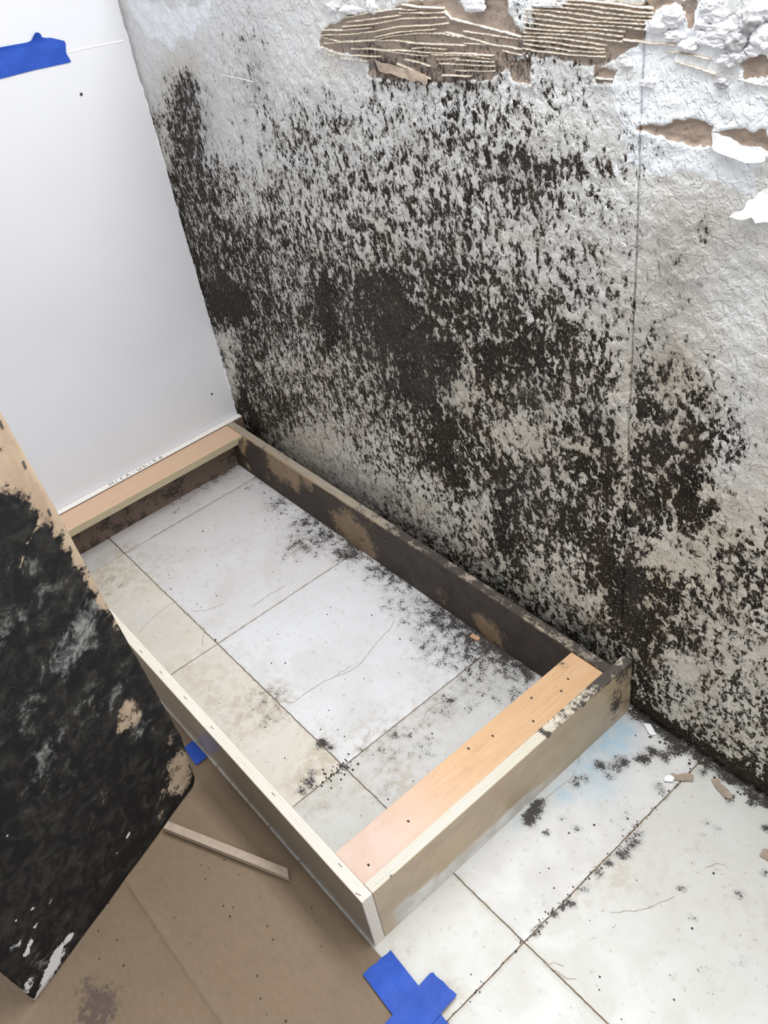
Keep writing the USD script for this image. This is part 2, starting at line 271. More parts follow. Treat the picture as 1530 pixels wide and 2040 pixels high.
PANEL_TAN = [(0.308,0.744,0.037,1),(0.310,0.703,0.029,1),(0.283,0.722,0.030,0.95),(0.315,0.656,0.015,1),(0.314,0.679,0.020,1),(0.317,0.633,0.014,1),(0.318,0.605,0.013,1),(0.323,0.577,0.012,1),(0.326,0.550,0.011,1),(0.329,0.517,0.010,0.95),(0.334,0.486,0.009,0.9),(0.338,0.452,0.008,0.8),(0.341,0.422,0.007,0.6),(0.300,0.632,0.006,0.9),(0.290,0.628,0.005,0.9),(0.277,0.620,0.005,0.9),(0.264,0.609,0.005,0.85),(0.255,0.602,0.005,0.7),(0.308,0.280,0.018,0.8),(0.295,0.262,0.022,0.75),(0.313,0.251,0.020,0.6),(0.346,0.093,0.024,0.9),(0.359,0.060,0.025,0.95),(0.328,0.063,0.025,0.8),(0.345,0.038,0.026,0.8),(0.305,0.054,0.022,0.45),(0.351,0.140,0.016,0.6),(0.287,0.038,0.017,0.35)]
PANEL_WHITE = [(0.053,0.033,0.015,0.95),(0.060,0.032,0.011,0.9),(0.043,0.021,0.011,0.9),(0.079,0.033,0.009,0.95),(0.029,0.019,0.019,0.75),(0.003,0.004,0.013,1),(0.014,0.005,0.008,0.8),(0.006,0.049,0.012,0.75),(0.000,0.038,0.008,0.8),(0.037,0.106,0.008,0.95),(0.026,0.099,0.008,0.9),(0.014,0.133,0.011,0.6),(0.024,0.126,0.009,0.6),(0.224,0.075,0.006,0.95),(0.086,0.132,0.005,0.9),(0.063,0.152,0.005,0.9),(0.055,0.121,0.005,0.9),(0.174,0.010,0.005,0.9),(0.129,0.010,0.006,0.8),(0.109,0.102,0.003,0.9),(0.123,0.069,0.003,0.8),(0.089,0.297,0.003,0.8),(0.041,0.163,0.004,0.8),(0.198,0.067,0.003,0.8),(0.311,0.588,0.002,1),(0.318,0.542,0.002,1),(0.270,0.568,0.002,0.8),(0.322,0.013,0.004,0.9),(0.047,0.228,0.004,0.7)]
PANEL_FRAME = ((-0.2675, -0.3849, 0.0), (-0.3767, 0.9263, 0.0), (0.069, 0.0281, 0.9972))
PANEL_STAPLES = [(0.3041,0.7595),(0.3102,0.7027),(0.3153,0.6304),(0.3219,0.5673),(0.3624,0.0931),(0.3670,0.0520)]

rng = np.random.default_rng(7); random.seed(7)

# ------------------------------------------------------------------ helpers
used = {}
def numbered(parent, name):
    k = used.get((parent, name), 0); used[(parent, name)] = k + 1
    return name if k == 0 else '%s_%03d' % (name, k)
def thing(name, label=None, cat=None, group=None, kind=None, loc=(0, 0, 0), parent='/World'):
    path = parent + '/' + numbered(parent, name)
    x = UsdGeom.Xform.Define(stage, path)
    if any(loc): x.AddTranslateOp().Set(Gf.Vec3d(*map(float, loc)))
    tag(x.GetPrim(), label, cat, group, kind)
    return path
def tag(o, label=None, cat=None, group=None, kind=None):
    for k, v in (('label', label), ('category', cat), ('group', group), ('kind', kind)):
        if v: o.SetCustomDataByKey(k, v)
def obj(name, mesh, mat, parent='/World', attrs=None, smooth=False, **tags):
    path = parent + '/' + numbered(parent, name)
    m = usdkit.mesh(stage, path, mesh, mat, smooth=smooth)
    for k, v in (attrs or {}).items():
        UsdGeom.PrimvarsAPI(m).CreatePrimvar(k, Sdf.ValueTypeNames.Color3fArray, 'vertex').Set(Vt.Vec3fArray.FromNumpy(np.asarray(v, np.float32)))
    tag(m.GetPrim(), **tags)
    return path
class G:
    """Short hand for a node graph: n('noise_texture', scale=8, vector='@x.y') returns the node's name; '@' marks a link."""
    def __init__(s): s.nodes, s.links = {}, []
    def n(s, kind, **kw):
        name = 'n%d' % len(s.nodes); vals = {}
        for k, v in kw.items():
            if isinstance(v, str) and v.startswith('@'): s.links.append((v[1:], name + '.' + k))
            else: vals[k] = v
        s.nodes[name] = (kind, vals); return name
    def pos(s, scale=(1, 1, 1), rot=(0, 0, 0), loc=(0, 0, 0)):
        if not hasattr(s, 'geo'): s.geo = s.n('geometry')
        return '@' + s.n('mapping', vector='@' + s.geo + '.position', scale=scale, rotation=rot, location=loc) + '.vector'
    def noise(s, sc, detail=2, rough=.5, dist=0, vec=None, loc=(0, 0, 0)):
        return '@' + s.n('noise_texture', vector=vec or s.pos(loc=loc), scale=sc, detail=detail, roughness=rough, distortion=dist) + '.fac'
    def m(s, t, a, b=0., c=0., clamp=False):
        return '@' + s.n('math', math_type=t, value1=a, value2=b, value3=c, use_clamp=clamp) + '.value'
    def add(s, *a):
        r = a[0]
        for x in a[1:]: r = s.m('add', r, x)
        return r
    def mul(s, a, b): return s.m('multiply', a, b)
    def step(s, v, a, b, lo=0., hi=1.):
        return '@' + s.n('map_range', range_type='smoothstep', value=v, from_min=a, from_max=b, to_min=lo, to_max=hi, clamp=True) + '.result'
    def lin(s, v, a, b, lo=0., hi=1.):
        return '@' + s.n('map_range', range_type='linear', value=v, from_min=a, from_max=b, to_min=lo, to_max=hi, clamp=True) + '.result'
    def mix(s, f, a, b, t='mix'):
        return '@' + s.n('mix', mix_type=t, fac=f, color1=a, color2=b) + '.color'
    def rgb(s, attr):
        a = s.n('attribute', attribute=attr)
        q = s.n('separate_color', color_type='rgb', color='@' + a + '.color')
        return ['@%s.%s' % (q, c) for c in 'rgb']
    def bump(s, h, strength=.5, dist=.001, normal=None):
        kw = dict(height=h, strength=strength, distance=dist)
        if normal: kw['normal'] = normal
        return '@' + s.n('bump', **kw) + '.normal'
    def done(s, path, **kw):
        p = s.n('principled_bsdf', **kw)
        return usdkit.material(stage, '/World/Looks/' + path, s.nodes, s.links, surface=p + '.BSDF')

def grid(P):
    """(n, m, 3) points -> vertices, triangles; the face looks along (second axis) x (first axis)."""
    n, m = P.shape[:2]
    i, j = np.meshgrid(np.arange(n - 1), np.arange(m - 1), indexing='ij')
    a = (i * m + j).ravel(); b = a + 1; d = a + m; c = d + 1
    return P.reshape(-1, 3), np.vstack([np.stack([a, b, c], 1), np.stack([a, c, d], 1)])
def join(*ms):
    v, f, o = [], [], 0
    for a, b in ms: v.append(a); f.append(np.asarray(b) + o); o += len(a)
    return np.vstack(v), np.vstack(f)
def board(lo, hi, res=.01, r=.0009):
    """A box with a small chamfer and faces fine enough to carry paint."""
    lo, hi = np.array(lo, float), np.array(hi, float)
    ax = []
    for k in range(3):
        n = max(1, int(round((hi[k] - lo[k] - 2 * r) / res)))
        ax.append(np.r_[lo[k], np.linspace(lo[k] + r, hi[k] - r, n + 1), hi[k]])
    parts = []
    for k in range(3):
        u, v = (k + 1) % 3, (k + 2) % 3
        for side in (0, 1):
            A, B = np.meshgrid(ax[u], ax[v], indexing='xy')
            P = np.zeros(A.shape + (3,)); P[..., u], P[..., v] = A, B; P[..., k] = (lo, hi)[side][k]
            V, F = grid(P); parts.append((V, F if side else F[:, ::-1]))
    V, F = join(*parts)
    inner = np.clip(V, lo + r, hi - r); d = V - inner
    L = np.linalg.norm(d, axis=1, keepdims=True)
    V = np.where(L > 1e-9, inner + d / np.maximum(L, 1e-9) * r, V)
    m = trimesh.Trimesh(V, F, process=False); m.merge_vertices(digits_vertex=7)
    m.update_faces(m.nondegenerate_faces()); m.remove_unreferenced_vertices()
    return np.array(m.vertices), np.array(m.faces)
def blobs(p, lst, base=0.):
    o = np.full(len(p), float(base))
    for x, y, r, a in lst:
        w = np.exp(-((p[:, 0] - x) ** 2 + (p[:, 1] - y) ** 2) / (r * r)); o = o * (1 - w) + a * w
    return o
def nz(p, s, seed=0): return meshkit.noise(np.asarray(p) * s, seed)
def fbm(p, s, seed=0): return .55 * nz(p, s, seed) + .28 * nz(p, 2.03 * s, seed + 1) + .17 * nz(p, 4.1 * s, seed + 2)
def smooth01(x, a, b): t = np.clip((x - a) / (b - a), 0, 1); return t * t * (3 - 2 * t)
def digits(text):
    return np.array([[int(c) for c in r] for r in text.split('\n')]) / 9.
def sample(M, x, z):
    fx, fz = np.clip((x + 1.18) / .025, 0, M.shape[1] - 1.001), np.clip(z / .025, 0, M.shape[0] - 1.001)
    i, j = fz.astype(int), fx.astype(int); a, b = fx - j, fz - i
    return (1 - b) * ((1 - a) * M[i, j] + a * M[i, j + 1]) + b * ((1 - a) * M[i + 1, j] + a * M[i + 1, j + 1])
def signed(poly, x, z):
    q = shapely.points(x, z); d = shapely.distance(poly.boundary, q)
    return np.where(shapely.contains(poly, q), d, -d)
def patch(poly, res, place, thick=.0003):
    """A thin sheet cut to a polygon. place((n, 2) points) -> (n, 3) points of its upper face and (n, 3) unit normals."""
    poly = Polygon(poly).buffer(0)
    n = max(8, int(poly.boundary.length / res))
    B = np.array([poly.exterior.interpolate(t, True).coords[0] for t in np.linspace(0, 1, n, endpoint=False)])
    x0, y0, x1, y1 = poly.bounds
    gx, gy = np.meshgrid(np.arange(x0 + res / 2, x1, res), np.arange(y0 + res / 2, y1, res))
    g = np.stack([gx.ravel(), gy.ravel()], 1)
    g = g[shapely.contains(poly.buffer(-res * .5), shapely.points(g))] if len(g) else g
    P2 = np.vstack([B, g]); tri = Delaunay(P2).simplices
    c = P2[tri].mean(1); tri = tri[shapely.contains(poly, shapely.points(c))]
    a, b, cc = P2[tri[:, 0]], P2[tri[:, 1]], P2[tri[:, 2]]
    s = (b[:, 0] - a[:, 0]) * (cc[:, 1] - a[:, 1]) - (b[:, 1] - a[:, 1]) * (cc[:, 0] - a[:, 0])
    tri[s < 0] = tri[s < 0][:, ::-1]; tri = tri[np.abs(s) > 1e-12]
    top, nn = place(P2); bot = top - nn * thick; N = len(P2); k = np.arange(n); k2 = (k + 1) % n
    F = np.vstack([tri, tri[:, ::-1] + N, np.stack([k, k2 + N, k2], 1), np.stack([k, k + N, k2 + N], 1)])
    ccw = Polygon(B).exterior.is_ccw
    if not ccw: F[2 * len(tri):] = F[2 * len(tri):, ::-1]
    # orient the top along nn
    fn = np.cross(top[tri[:, 1]] - top[tri[:, 0]], top[tri[:, 2]] - top[tri[:, 0]])
    if (fn * nn[tri[:, 0]]).sum() < 0: F = F[:, ::-1]
    return np.vstack([top, bot]), F
def on_floor(z, amp=.0004, seed=0):
    def f(p):
        q = np.c_[p, np.zeros(len(p))]
        return np.c_[p, z + amp * (fbm(q, 60, seed) * 2 - 1)], np.tile([0, 0, 1.], (len(p), 1))
    return f
def rot(p, a): return np.stack([p[:, 0] * math.cos(a) - p[:, 1] * math.sin(a), p[:, 0] * math.sin(a) + p[:, 1] * math.cos(a)], 1)
def ribbon(pts, w, z):
    """A flat strip along a floor polyline."""
    p = np.asarray(pts, float); t = np.gradient(p, axis=0); t /= np.linalg.norm(t, axis=1, keepdims=True)
    s = np.stack([-t[:, 1], t[:, 0]], 1) * (np.asarray(w) / 2).reshape(-1, 1)
    V = np.vstack([np.c_[p + s, np.full(len(p), z)], np.c_[p - s, np.full(len(p), z)]]); n = len(p); k = np.arange(n - 1)
    return V, np.vstack([np.stack([k, k + n, k + n + 1], 1), np.stack([k, k + n + 1, k + 1], 1)])
def edge_wobble(o, step=.004, amp=.0016):
    ring = np.array(o + [o[0]], float); d = np.r_[0, np.cumsum(np.linalg.norm(np.diff(ring, axis=0), axis=1))]
    s = np.arange(0, d[-1], step); q = np.stack([np.interp(s, d, ring[:, 0]), np.interp(s, d, ring[:, 1])], 1)
    return q + amp * np.stack([fbm(np.c_[q, 0 * s], 120, 3) - .5, fbm(np.c_[q, 0 * s], 120, 8) - .5], 1)
def rough_line(pts, step, amp, seed):
    p = np.asarray(pts, float); d = np.r_[0, np.cumsum(np.linalg.norm(np.diff(p, axis=0), axis=1))]
    n = max(3, int(d[-1] / step)); s = np.linspace(0, d[-1], n)
    q = np.stack([np.interp(s, d, p[:, 0]), np.interp(s, d, p[:, 1])], 1)
    k = np.c_[q, np.zeros(n)]
    return q + amp * np.stack([fbm(k, 150, seed) - .5, fbm(k, 150, seed + 9) - .5], 1)
def blob_mesh(c, r, seed, sub=3, amp=.35, freq=1.6):
    m = trimesh.creation.icosphere(sub, 1.0); v = np.array(m.vertices)
    v *= (1 + amp * (fbm(v + seed * 7.3, freq, seed) * 2 - 1) + amp * .4 * (fbm(v + seed, freq * 4, seed + 3) * 2 - 1))[:, None]
    return v * np.asarray(r) + np.asarray(c), np.array(m.faces)

# ------------------------------------------------------------------ materials
def wall_material():
    g = G(); D, F, S = g.rgb('paint'); Pp, Cc, _ = g.rgb('torn')
    tall = g.pos(scale=(1, 1, .62), rot=(0, .12, 0))
    n1 = g.noise(200, 8, .72, .5, vec=tall); n2 = g.noise(64, 4, .6, .5, vec=tall)
    pl = g.noise(88, 2.5, .5, .5, vec=g.pos(scale=(1, 1, .8)))
    plate = g.step(pl, .475, .575)
    fine = g.noise(150, 3, .55, .8, vec=g.pos(scale=(1, 1, .8), loc=(3, 0, 1)))
    xw = g.n('separate_xyz', vector='@' + g.geo + '.position'); big = g.step('@' + xw + '.x', -.8, -.4, .06, .24)
    v = g.add(g.m('multiply_add', D, .72, -.455), g.mul(g.m('subtract', n1, .5), 1.7), g.mul(g.m('subtract', n2, .5), 1.1), g.mul(g.m('subtract', plate, .42), g.mul(big, -1.)))
    v = g.add(v, g.step(D, 0., .16, -.35, .0), g.step(D, .80, 1., 0., .30))
    mask = g.step(v, -.055, .075)
    soft = g.step(v, -.24, .06); speck = g.step(g.noise(420, 3, .6, 0, vec=tall), .57, .66, 0, .6)
    n3 = g.noise(20, 5, .6, 0, loc=(3, 1, 2)); n4 = g.noise(260, 3, .6, 0, loc=(1, 5, 2))
    clean = g.mix(S, (.62, .63, .63), (.51, .455, .35)); clean = g.mix(g.step(g.add(Cc, g.mul(g.m('subtract', n2, .5), .6)), .4, .6), clean, (.76, .80, .84))
    clean = g.mix(g.mul(g.step(n3, .42, .62), g.lin(S, .1, .7, .1, .4)), clean, (.36, .32, .24))
    clean = g.mix(g.mul(soft, g.lin(n3, .35, .65, .3, .75)), clean, (.15, .128, .105))
    film = g.mul(F, g.lin(n2, .3, .65, .55, 1.15))
    clean = g.mix(film, clean, (.085, .08, .074))
    mould = g.mix(g.lin(n3, .35, .65), (.0065, .005, .004), (.031, .023, .016))
    mould = g.mix(g.mul(F, g.lin(n4, .35, .7, .05, .75)), mould, (.115, .11, .105))
    col = g.mix(g.mul(mask, g.m('subtract', .98, g.mul(speck, g.step(n2, .38, .6)))), clean, mould)
    pn = g.noise(45, 5, .65, 0, vec=g.pos(scale=(.35, 1, 1.6)))
    paper = g.mix(g.lin(pn, .35, .68), (.20, .15, .115), (.38, .295, .235))
    paper = g.mix(g.mul(g.step(g.add(n1, g.mul(D, .3)), .60, .68), .85), paper, (.05, .04, .033))
    pm = g.step(g.add(Pp, g.mul(g.m('subtract', g.noise(120, 4, .6), .5), .9)), .42, .56)
    col = g.mix(pm, col, paper)
    h = g.add(g.mul(plate, .8), g.mul(g.step(fine, .47, .60), .45), g.mul(n1, .15), g.mul(n4, .08))
    h = g.mul(h, g.lin(pm, 0, 1, 1, .25))
    rough = g.lin(mask, 0, 1, .33, .8)
    return g.done('mouldy_wall_paint', base_color=col, roughness=rough, specular_ior_level=g.lin(mask, 0, 1, .5, .05), normal=g.bump(h, .9, .0012), coat_weight=g.lin(mask, 0, 1, .45, 0), coat_roughness=.2)
M_wall = wall_material()

def plain(name, col, rough=.6, var=.12, scale=30, bump=.0, spec=.4, coat=0., bscale=200, bdist=.0006):
    g = G(); n = g.noise(scale, 5, .6)
    lo = tuple(c * (1 - var) for c in col); hi = tuple(min(1, c * (1 + var)) for c in col)
    kw = dict(base_color=g.mix(g.lin(n, .32, .68), lo, hi), roughness=rough, specular_ior_level=spec, coat_weight=coat, coat_roughness=.25)
    if bump: kw['normal'] = g.bump(g.noise(bscale, 4, .6), bump, bdist)
    return g.done(name, **kw)
M_core = plain('dark_wall_core', (.035, .03, .026), .9, .4, 60, .6)
M_ridge = plain('dried_adhesive', (.66, .575, .475), .6, .22, 90, .4)
M_ridge2 = plain('grey_adhesive', (.56, .51, .43), .6, .25, 90, .4)
M_lump = plain('white_joint_compound', (.72, .72, .75), .75, .1, 60, .9, bscale=160, bdist=.0016)
M_lumpg = plain('grey_joint_compound', (.42, .42, .43), .75, .15, 60, .7, bdist=.0012)
M_flap = plain('peeling_white_paint', (.68, .68, .68), .6, .05, 60, .3)
M_flapb = plain('torn_brown_paper', (.34, .27, .21), .8, .2, 80, .3)
M_darkflake = plain('dark_flaking_plaster', (.085, .082, .075), .85, .45, 90, .7)

def laminate():
    g = G(); n = g.noise(3, 3, .5)
    col = g.mix(g.lin(n, .3, .7), (.63, .63, .66), (.67, .67, .695))
    sm = g.noise(9, 5, .6, 0, vec=g.pos(scale=(1, 1, .25)))
    col = g.mix(g.step(sm, .62, .78, 0, .12), col, (.55, .52, .5))
    return g.done('white_laminate', base_color=col, roughness=.32, specular_ior_level=.4)
M_lam = laminate()
M_hole = plain('dark_hole', (.06, .055, .06), .8, .2)
M_bead = plain('white_caulk', (.86, .86, .86), .5, .04)
M_ink = plain('pencil_ink', (.04, .04, .045), .8, .2)
M_staple = plain('dull_staple', (.10, .09, .08), .45, .3)
M_crumb = plain('dark_crumbs', (.05, .04, .033), .9, .4, 200)
M_chip = plain('drywall_paper_chip', (.33, .26, .20), .85, .2, 120)
M_chipw = plain('white_plaster_chip', (.8, .8, .8), .8, .06, 120)
M_woodchip = plain('wood_chip', (.48, .28, .17), .7, .2, 120)
M_crack = plain('dirty_crack', (.40, .35, .29), .9, .3, 80)

def tape():
    g = G(); n = g.noise(25, 4, .6); w = g.noise(350, 2, .5, vec=g.pos(scale=(1, .25, 1)))
    col = g.mix(g.lin(n, .3, .7), (.011, .055, .33), (.016, .078, .44))
    return g.done('blue_masking_tape', base_color=col, roughness=.55, specular_ior_level=.35, normal=g.bump(g.add(w, g.mul(n, 2.)), .5, .0006))
M_tape = tape()

def tile_material(name, base, warm):
    base, warm = (tuple(c * .80 for c in q) for q in (base, warm))
    g = G(); D, S, B = g.rgb('paint')
    n1 = g.noise(330, 5, .7); n2 = g.noise(55, 5, .65); n3 = g.noise(14, 5, .6, .6); n4 = g.noise(120, 4, .6, 0, loc=(4, 4, 4))
    col = g.mix(g.lin(n3, .35, .66), base, warm)
    col = g.mix(g.step(g.noise(5, 4, .6, 1.2, loc=(2, 7, 1)), .52, .62, 0, .22), col, (.48, .455, .42))
    col = g.mix(g.step(g.noise(70, 4, .6, .3, loc=(6, 2, 4)), .60, .68, 0, .32), col, (.36, .34, .30))
    st = g.mul(S, g.step(g.add(n2, g.mul(S, .25)), .50, .68))
    col = g.mix(g.m('minimum', st, .8), col, (.36, .28, .18))
    col = g.mix(g.mul(S, .22), col, (.52, .44, .33))
    col = g.mix(g.mul(B, g.lin(n2, .35, .6, .4, 1)), col, (.30, .49, .63))
    v = g.add(g.m('multiply_add', D, .62, -.36), g.mul(g.m('subtract', n1, .5), 1.2), g.mul(g.m('subtract', n2, .5), 1.3))
    v = g.add(v, g.step(D, 0, .1, -.16, .02))
    mask = g.step(v, -.02, .05); haze = g.mul(g.step(v, -.40, .02), g.lin(D, .06, .7, .0, .85))
    col = g.mix(haze, col, (.20, .195, .19))
    col = g.mix(g.mul(mask, .93), col, (.028, .024, .022))
    pit = g.step(n4, .29, .36)
    col = g.mix(g.m('subtract', 1., pit), col, (.42, .39, .34))
    h = g.add(pit, g.mul(n2, .5), g.mul(mask, .3))
    return g.done(name, base_color=col, roughness=g.lin(n3, .3, .7, .32, .5), specular_ior_level=.4, normal=g.bump(h, .35, .0006))
M_tiles = {'bright': tile_material('bluish_white_marble', (.84, .845, .86), (.78, .78, .79)),
           'pink': tile_material('pinkish_white_marble', (.80, .785, .78), (.74, .72, .71)),
           'cream': tile_material('cream_marble', (.80, .765, .70), (.76, .70, .60)),
           'ivory': tile_material('ivory_grey_marble', (.70, .695, .665), (.64, .63, .58)),
           'grey': tile_material('greyish_marble', (.76, .755, .74), (.66, .65, .62)),
           'white': tile_material('white_marble', (.82, .82, .80), (.76, .755, .72))}
M_grout = plain('dirty_grout', (.22, .175, .13), .9, .35, 120, .5)

def paper_mat():
    g = G(); D, _, _ = g.rgb('paint'); n = g.noise(60, 6, .7, vec=g.pos(scale=(1, 2.5, 1))); n2 = g.noise(7, 4, .6)
    col = g.mix(g.lin(n, .3, .7), (.175, .124, .080), (.205, .148, .098))
    col = g.mix(g.step(n2, .45, .7, 0, .35), col, (.15, .105, .068))
    k = g.step(g.add(D, g.mul(g.m('subtract', g.noise(120, 5, .65), .5), 1.2)), .38, .7)
    col = g.mix(g.mul(k, .8), col, (.075, .055, .05))
    sp = g.step(g.noise(95, 1, .5, loc=(8, 3, 1)), .775, .80)
    col = g.mix(g.mul(sp, .8), col, (.06, .045, .035))
    return g.done('brown_kraft_paper', base_color=col, roughness=.6, specular_ior_level=.35, normal=g.bump(g.add(n, g.mul(n2, 2)), .35, .0006))
M_paper = paper_mat()

def wood_material(name, face, face2, axis, edge_lo, edge_hi, grain, coat=.25, rough=.42, plies=5, residue_sheen=((.52, .52, .50), (.40, .38, .33))):
    """Plywood: face veneer with grain along `grain`, ply lines on the faces that look along neither thickness axis; paint = mould, brown soaking and painted shade, pale residue and painted sheen."""
    g = G(); D, F, B = g.rgb('paint')
    sc = [14, 14, 14]; sc[grain] = 1.2
    gr = g.noise(6, 6, .62, 1.1, vec=g.pos(scale=tuple(sc))); n2 = g.noise(28, 4, .6, .5); n1 = g.noise(170, 5, .65)
    cath = g.noise(4.2, 2, .5, 1.6, vec=g.pos(scale=tuple(1.3 if k == grain else 5 for k in range(3)), loc=(.3, .2, .1)))
    col = g.mix(g.lin(gr, .34, .66), face, face2)
    ring = g.m('fract' if False else 'fraction', g.mul(cath, 11.))
    col = g.mix(g.step(ring, .78, .97, 0, .16), col, tuple(c * .62 for c in face))
    col = g.mix(F, col, g.mix(g.lin(n2, .35, .65), (.10, .06, .035), (.17, .115, .07)))
    col = g.mix(B, col, g.mix(g.lin(n2, .4, .6), *residue_sheen))
    # ply edge
    g2 = g.n('separate_xyz', vector='@' + g.geo + '.normal'); ps = g.n('separate_xyz', vector='@' + g.geo + '.position')
    A = 'xyz'[axis]
    edge = g.step(g.m('absolute', '@%s.%s' % (g2, A)), .5, .3)
    es = [60, 60, 60]; es[grain] = 3
    en = g.noise(7, 4, .6, .2, vec=g.pos(scale=tuple(es)))
    line = g.m('sine', g.m('multiply_add', '@%s.%s' % (ps, A), 2 * math.pi * plies / T, g.mul(en, 3.0)))
    ecol = g.mix(g.lin(line, -.6, .9), edge_lo, edge_hi)
    ecol = g.mix(g.step(en, .55, .75, 0, .45), ecol, tuple(c * .6 for c in edge_lo))
    col = g.mix(edge, col, ecol)
    v = g.add(g.m('multiply_add', D, 1.0, -.5), g.mul(g.m('subtract', n2, .5), 1.0), g.mul(g.m('subtract', n1, .5), .7), g.mul(g.m('subtract', gr, .5), .3))
    v = g.add(v, g.step(D, 0, .15, -.3, .0))
    mask = g.step(v, -.14, .12)
    col = g.mix(g.mul(mask, .95), col, g.mix(g.lin(n2, .3, .7), (.022, .018, .016), (.05, .04, .034)))
    return g.done(name, base_color=col, roughness=g.lin(mask, 0, 1, rough, .8), specular_ior_level=.4, coat_weight=g.lin(mask, 0, 1, coat, 0), coat_roughness=.22,
                  normal=g.bump(g.add(g.mul(line, g.mul(edge, .4)), gr), .25, .0005))
PALE = ((.58, .52, .43), (.76, .71, .62))
M_front = wood_material('veneered_front_board', (.25, .215, .17), (.29, .25, .195), 1, *PALE, 0, coat=.5, rough=.4)
M_back = wood_material('mouldy_back_board', (.40, .29, .18), (.46, .33, .2), 1, (.20, .17, .135), (.50, .43, .33), 0, coat=0., rough=.6)
M_right = wood_material('olive_tan_end_board', (.42, .325, .21), (.45, .35, .23), 0, (.50, .44, .34), (.76, .70, .58), 1, coat=.3, residue_sheen=((.66, .66, .64), (.50, .49, .45)))
M_left = wood_material('mouldy_end_board', (.16, .12, .10), (.2, .15, .12), 0, (.78, .74, .68), (.88, .86, .82), 1, coat=0., rough=.6)
M_strip = wood_material('orange_maple_strip', (.56, .34, .185), (.62, .40, .23), 2, (.36, .29, .18), (.62, .53, .36), 1, coat=.35, rough=.38, residue_sheen=((.58, .45, .40), (.54, .40, .33)))  # pinkish pair colours the painted gloss reflection
M_strip2 = wood_material('peach_maple_strip', (.58, .385, .255), (.63, .43, .29), 2, (.30, .245, .15), (.58, .50, .34), 1, coat=.2)
M_stick = plain('raw_pine_stick', (.38, .30, .235), .65, .1, 60, .2)

def black_panel_mat():
    g = G(); Gr, Tn, Wh = g.rgb('paint')
    n1 = g.noise(170, 6, .7); n2 = g.noise(38, 5, .65, .6); n3 = g.noise(14, 5, .6)
    base = g.mix(g.step(n2, .40, .75), (.011, .0105, .0105), (.042, .040, .036))
    base = g.mix(g.step(g.add(g.mul(n3, .6), g.mul(n1, .4)), .52, .72, 0, .6), base, (.075, .072, .065))
    kg = g.step(g.add(Gr, g.mul(g.m('subtract', n2, .5), 2.2), g.mul(g.m('subtract', n1, .5), .8)), .38, 1.05)
    base = g.mix(g.mul(kg, .8), base, g.mix(g.lin(n1, .3, .7), (.15, .15, .145), (.40, .40, .39)))
    tan = g.mix(g.lin(g.noise(30, 5, .6, vec=g.pos(scale=(1, 1, .2))), .3, .7), (.36, .26, .175), (.52, .41, .30))
    kt = g.step(g.add(Tn, g.mul(g.m('subtract', n2, .5), 1.5), g.mul(g.m('subtract', n1, .5), 1.0)), .45, .75)
    base = g.mix(g.mul(kt, .95), base, tan)
    kw = g.step(g.add(Wh, g.mul(g.m('subtract', n2, .5), 1.2), g.mul(g.m('subtract', n1, .5), .8)), .50, .62)
    base = g.mix(kw, base, (.66, .66, .66))
    h = g.add(g.mul(kw, .8), n2, g.mul(n1, .6))
    return g.done('black_mould_on_plywood', base_color=base, roughness=.85, specular_ior_level=.2, normal=g.bump(h, .5, .0012))
M_black = black_panel_mat()

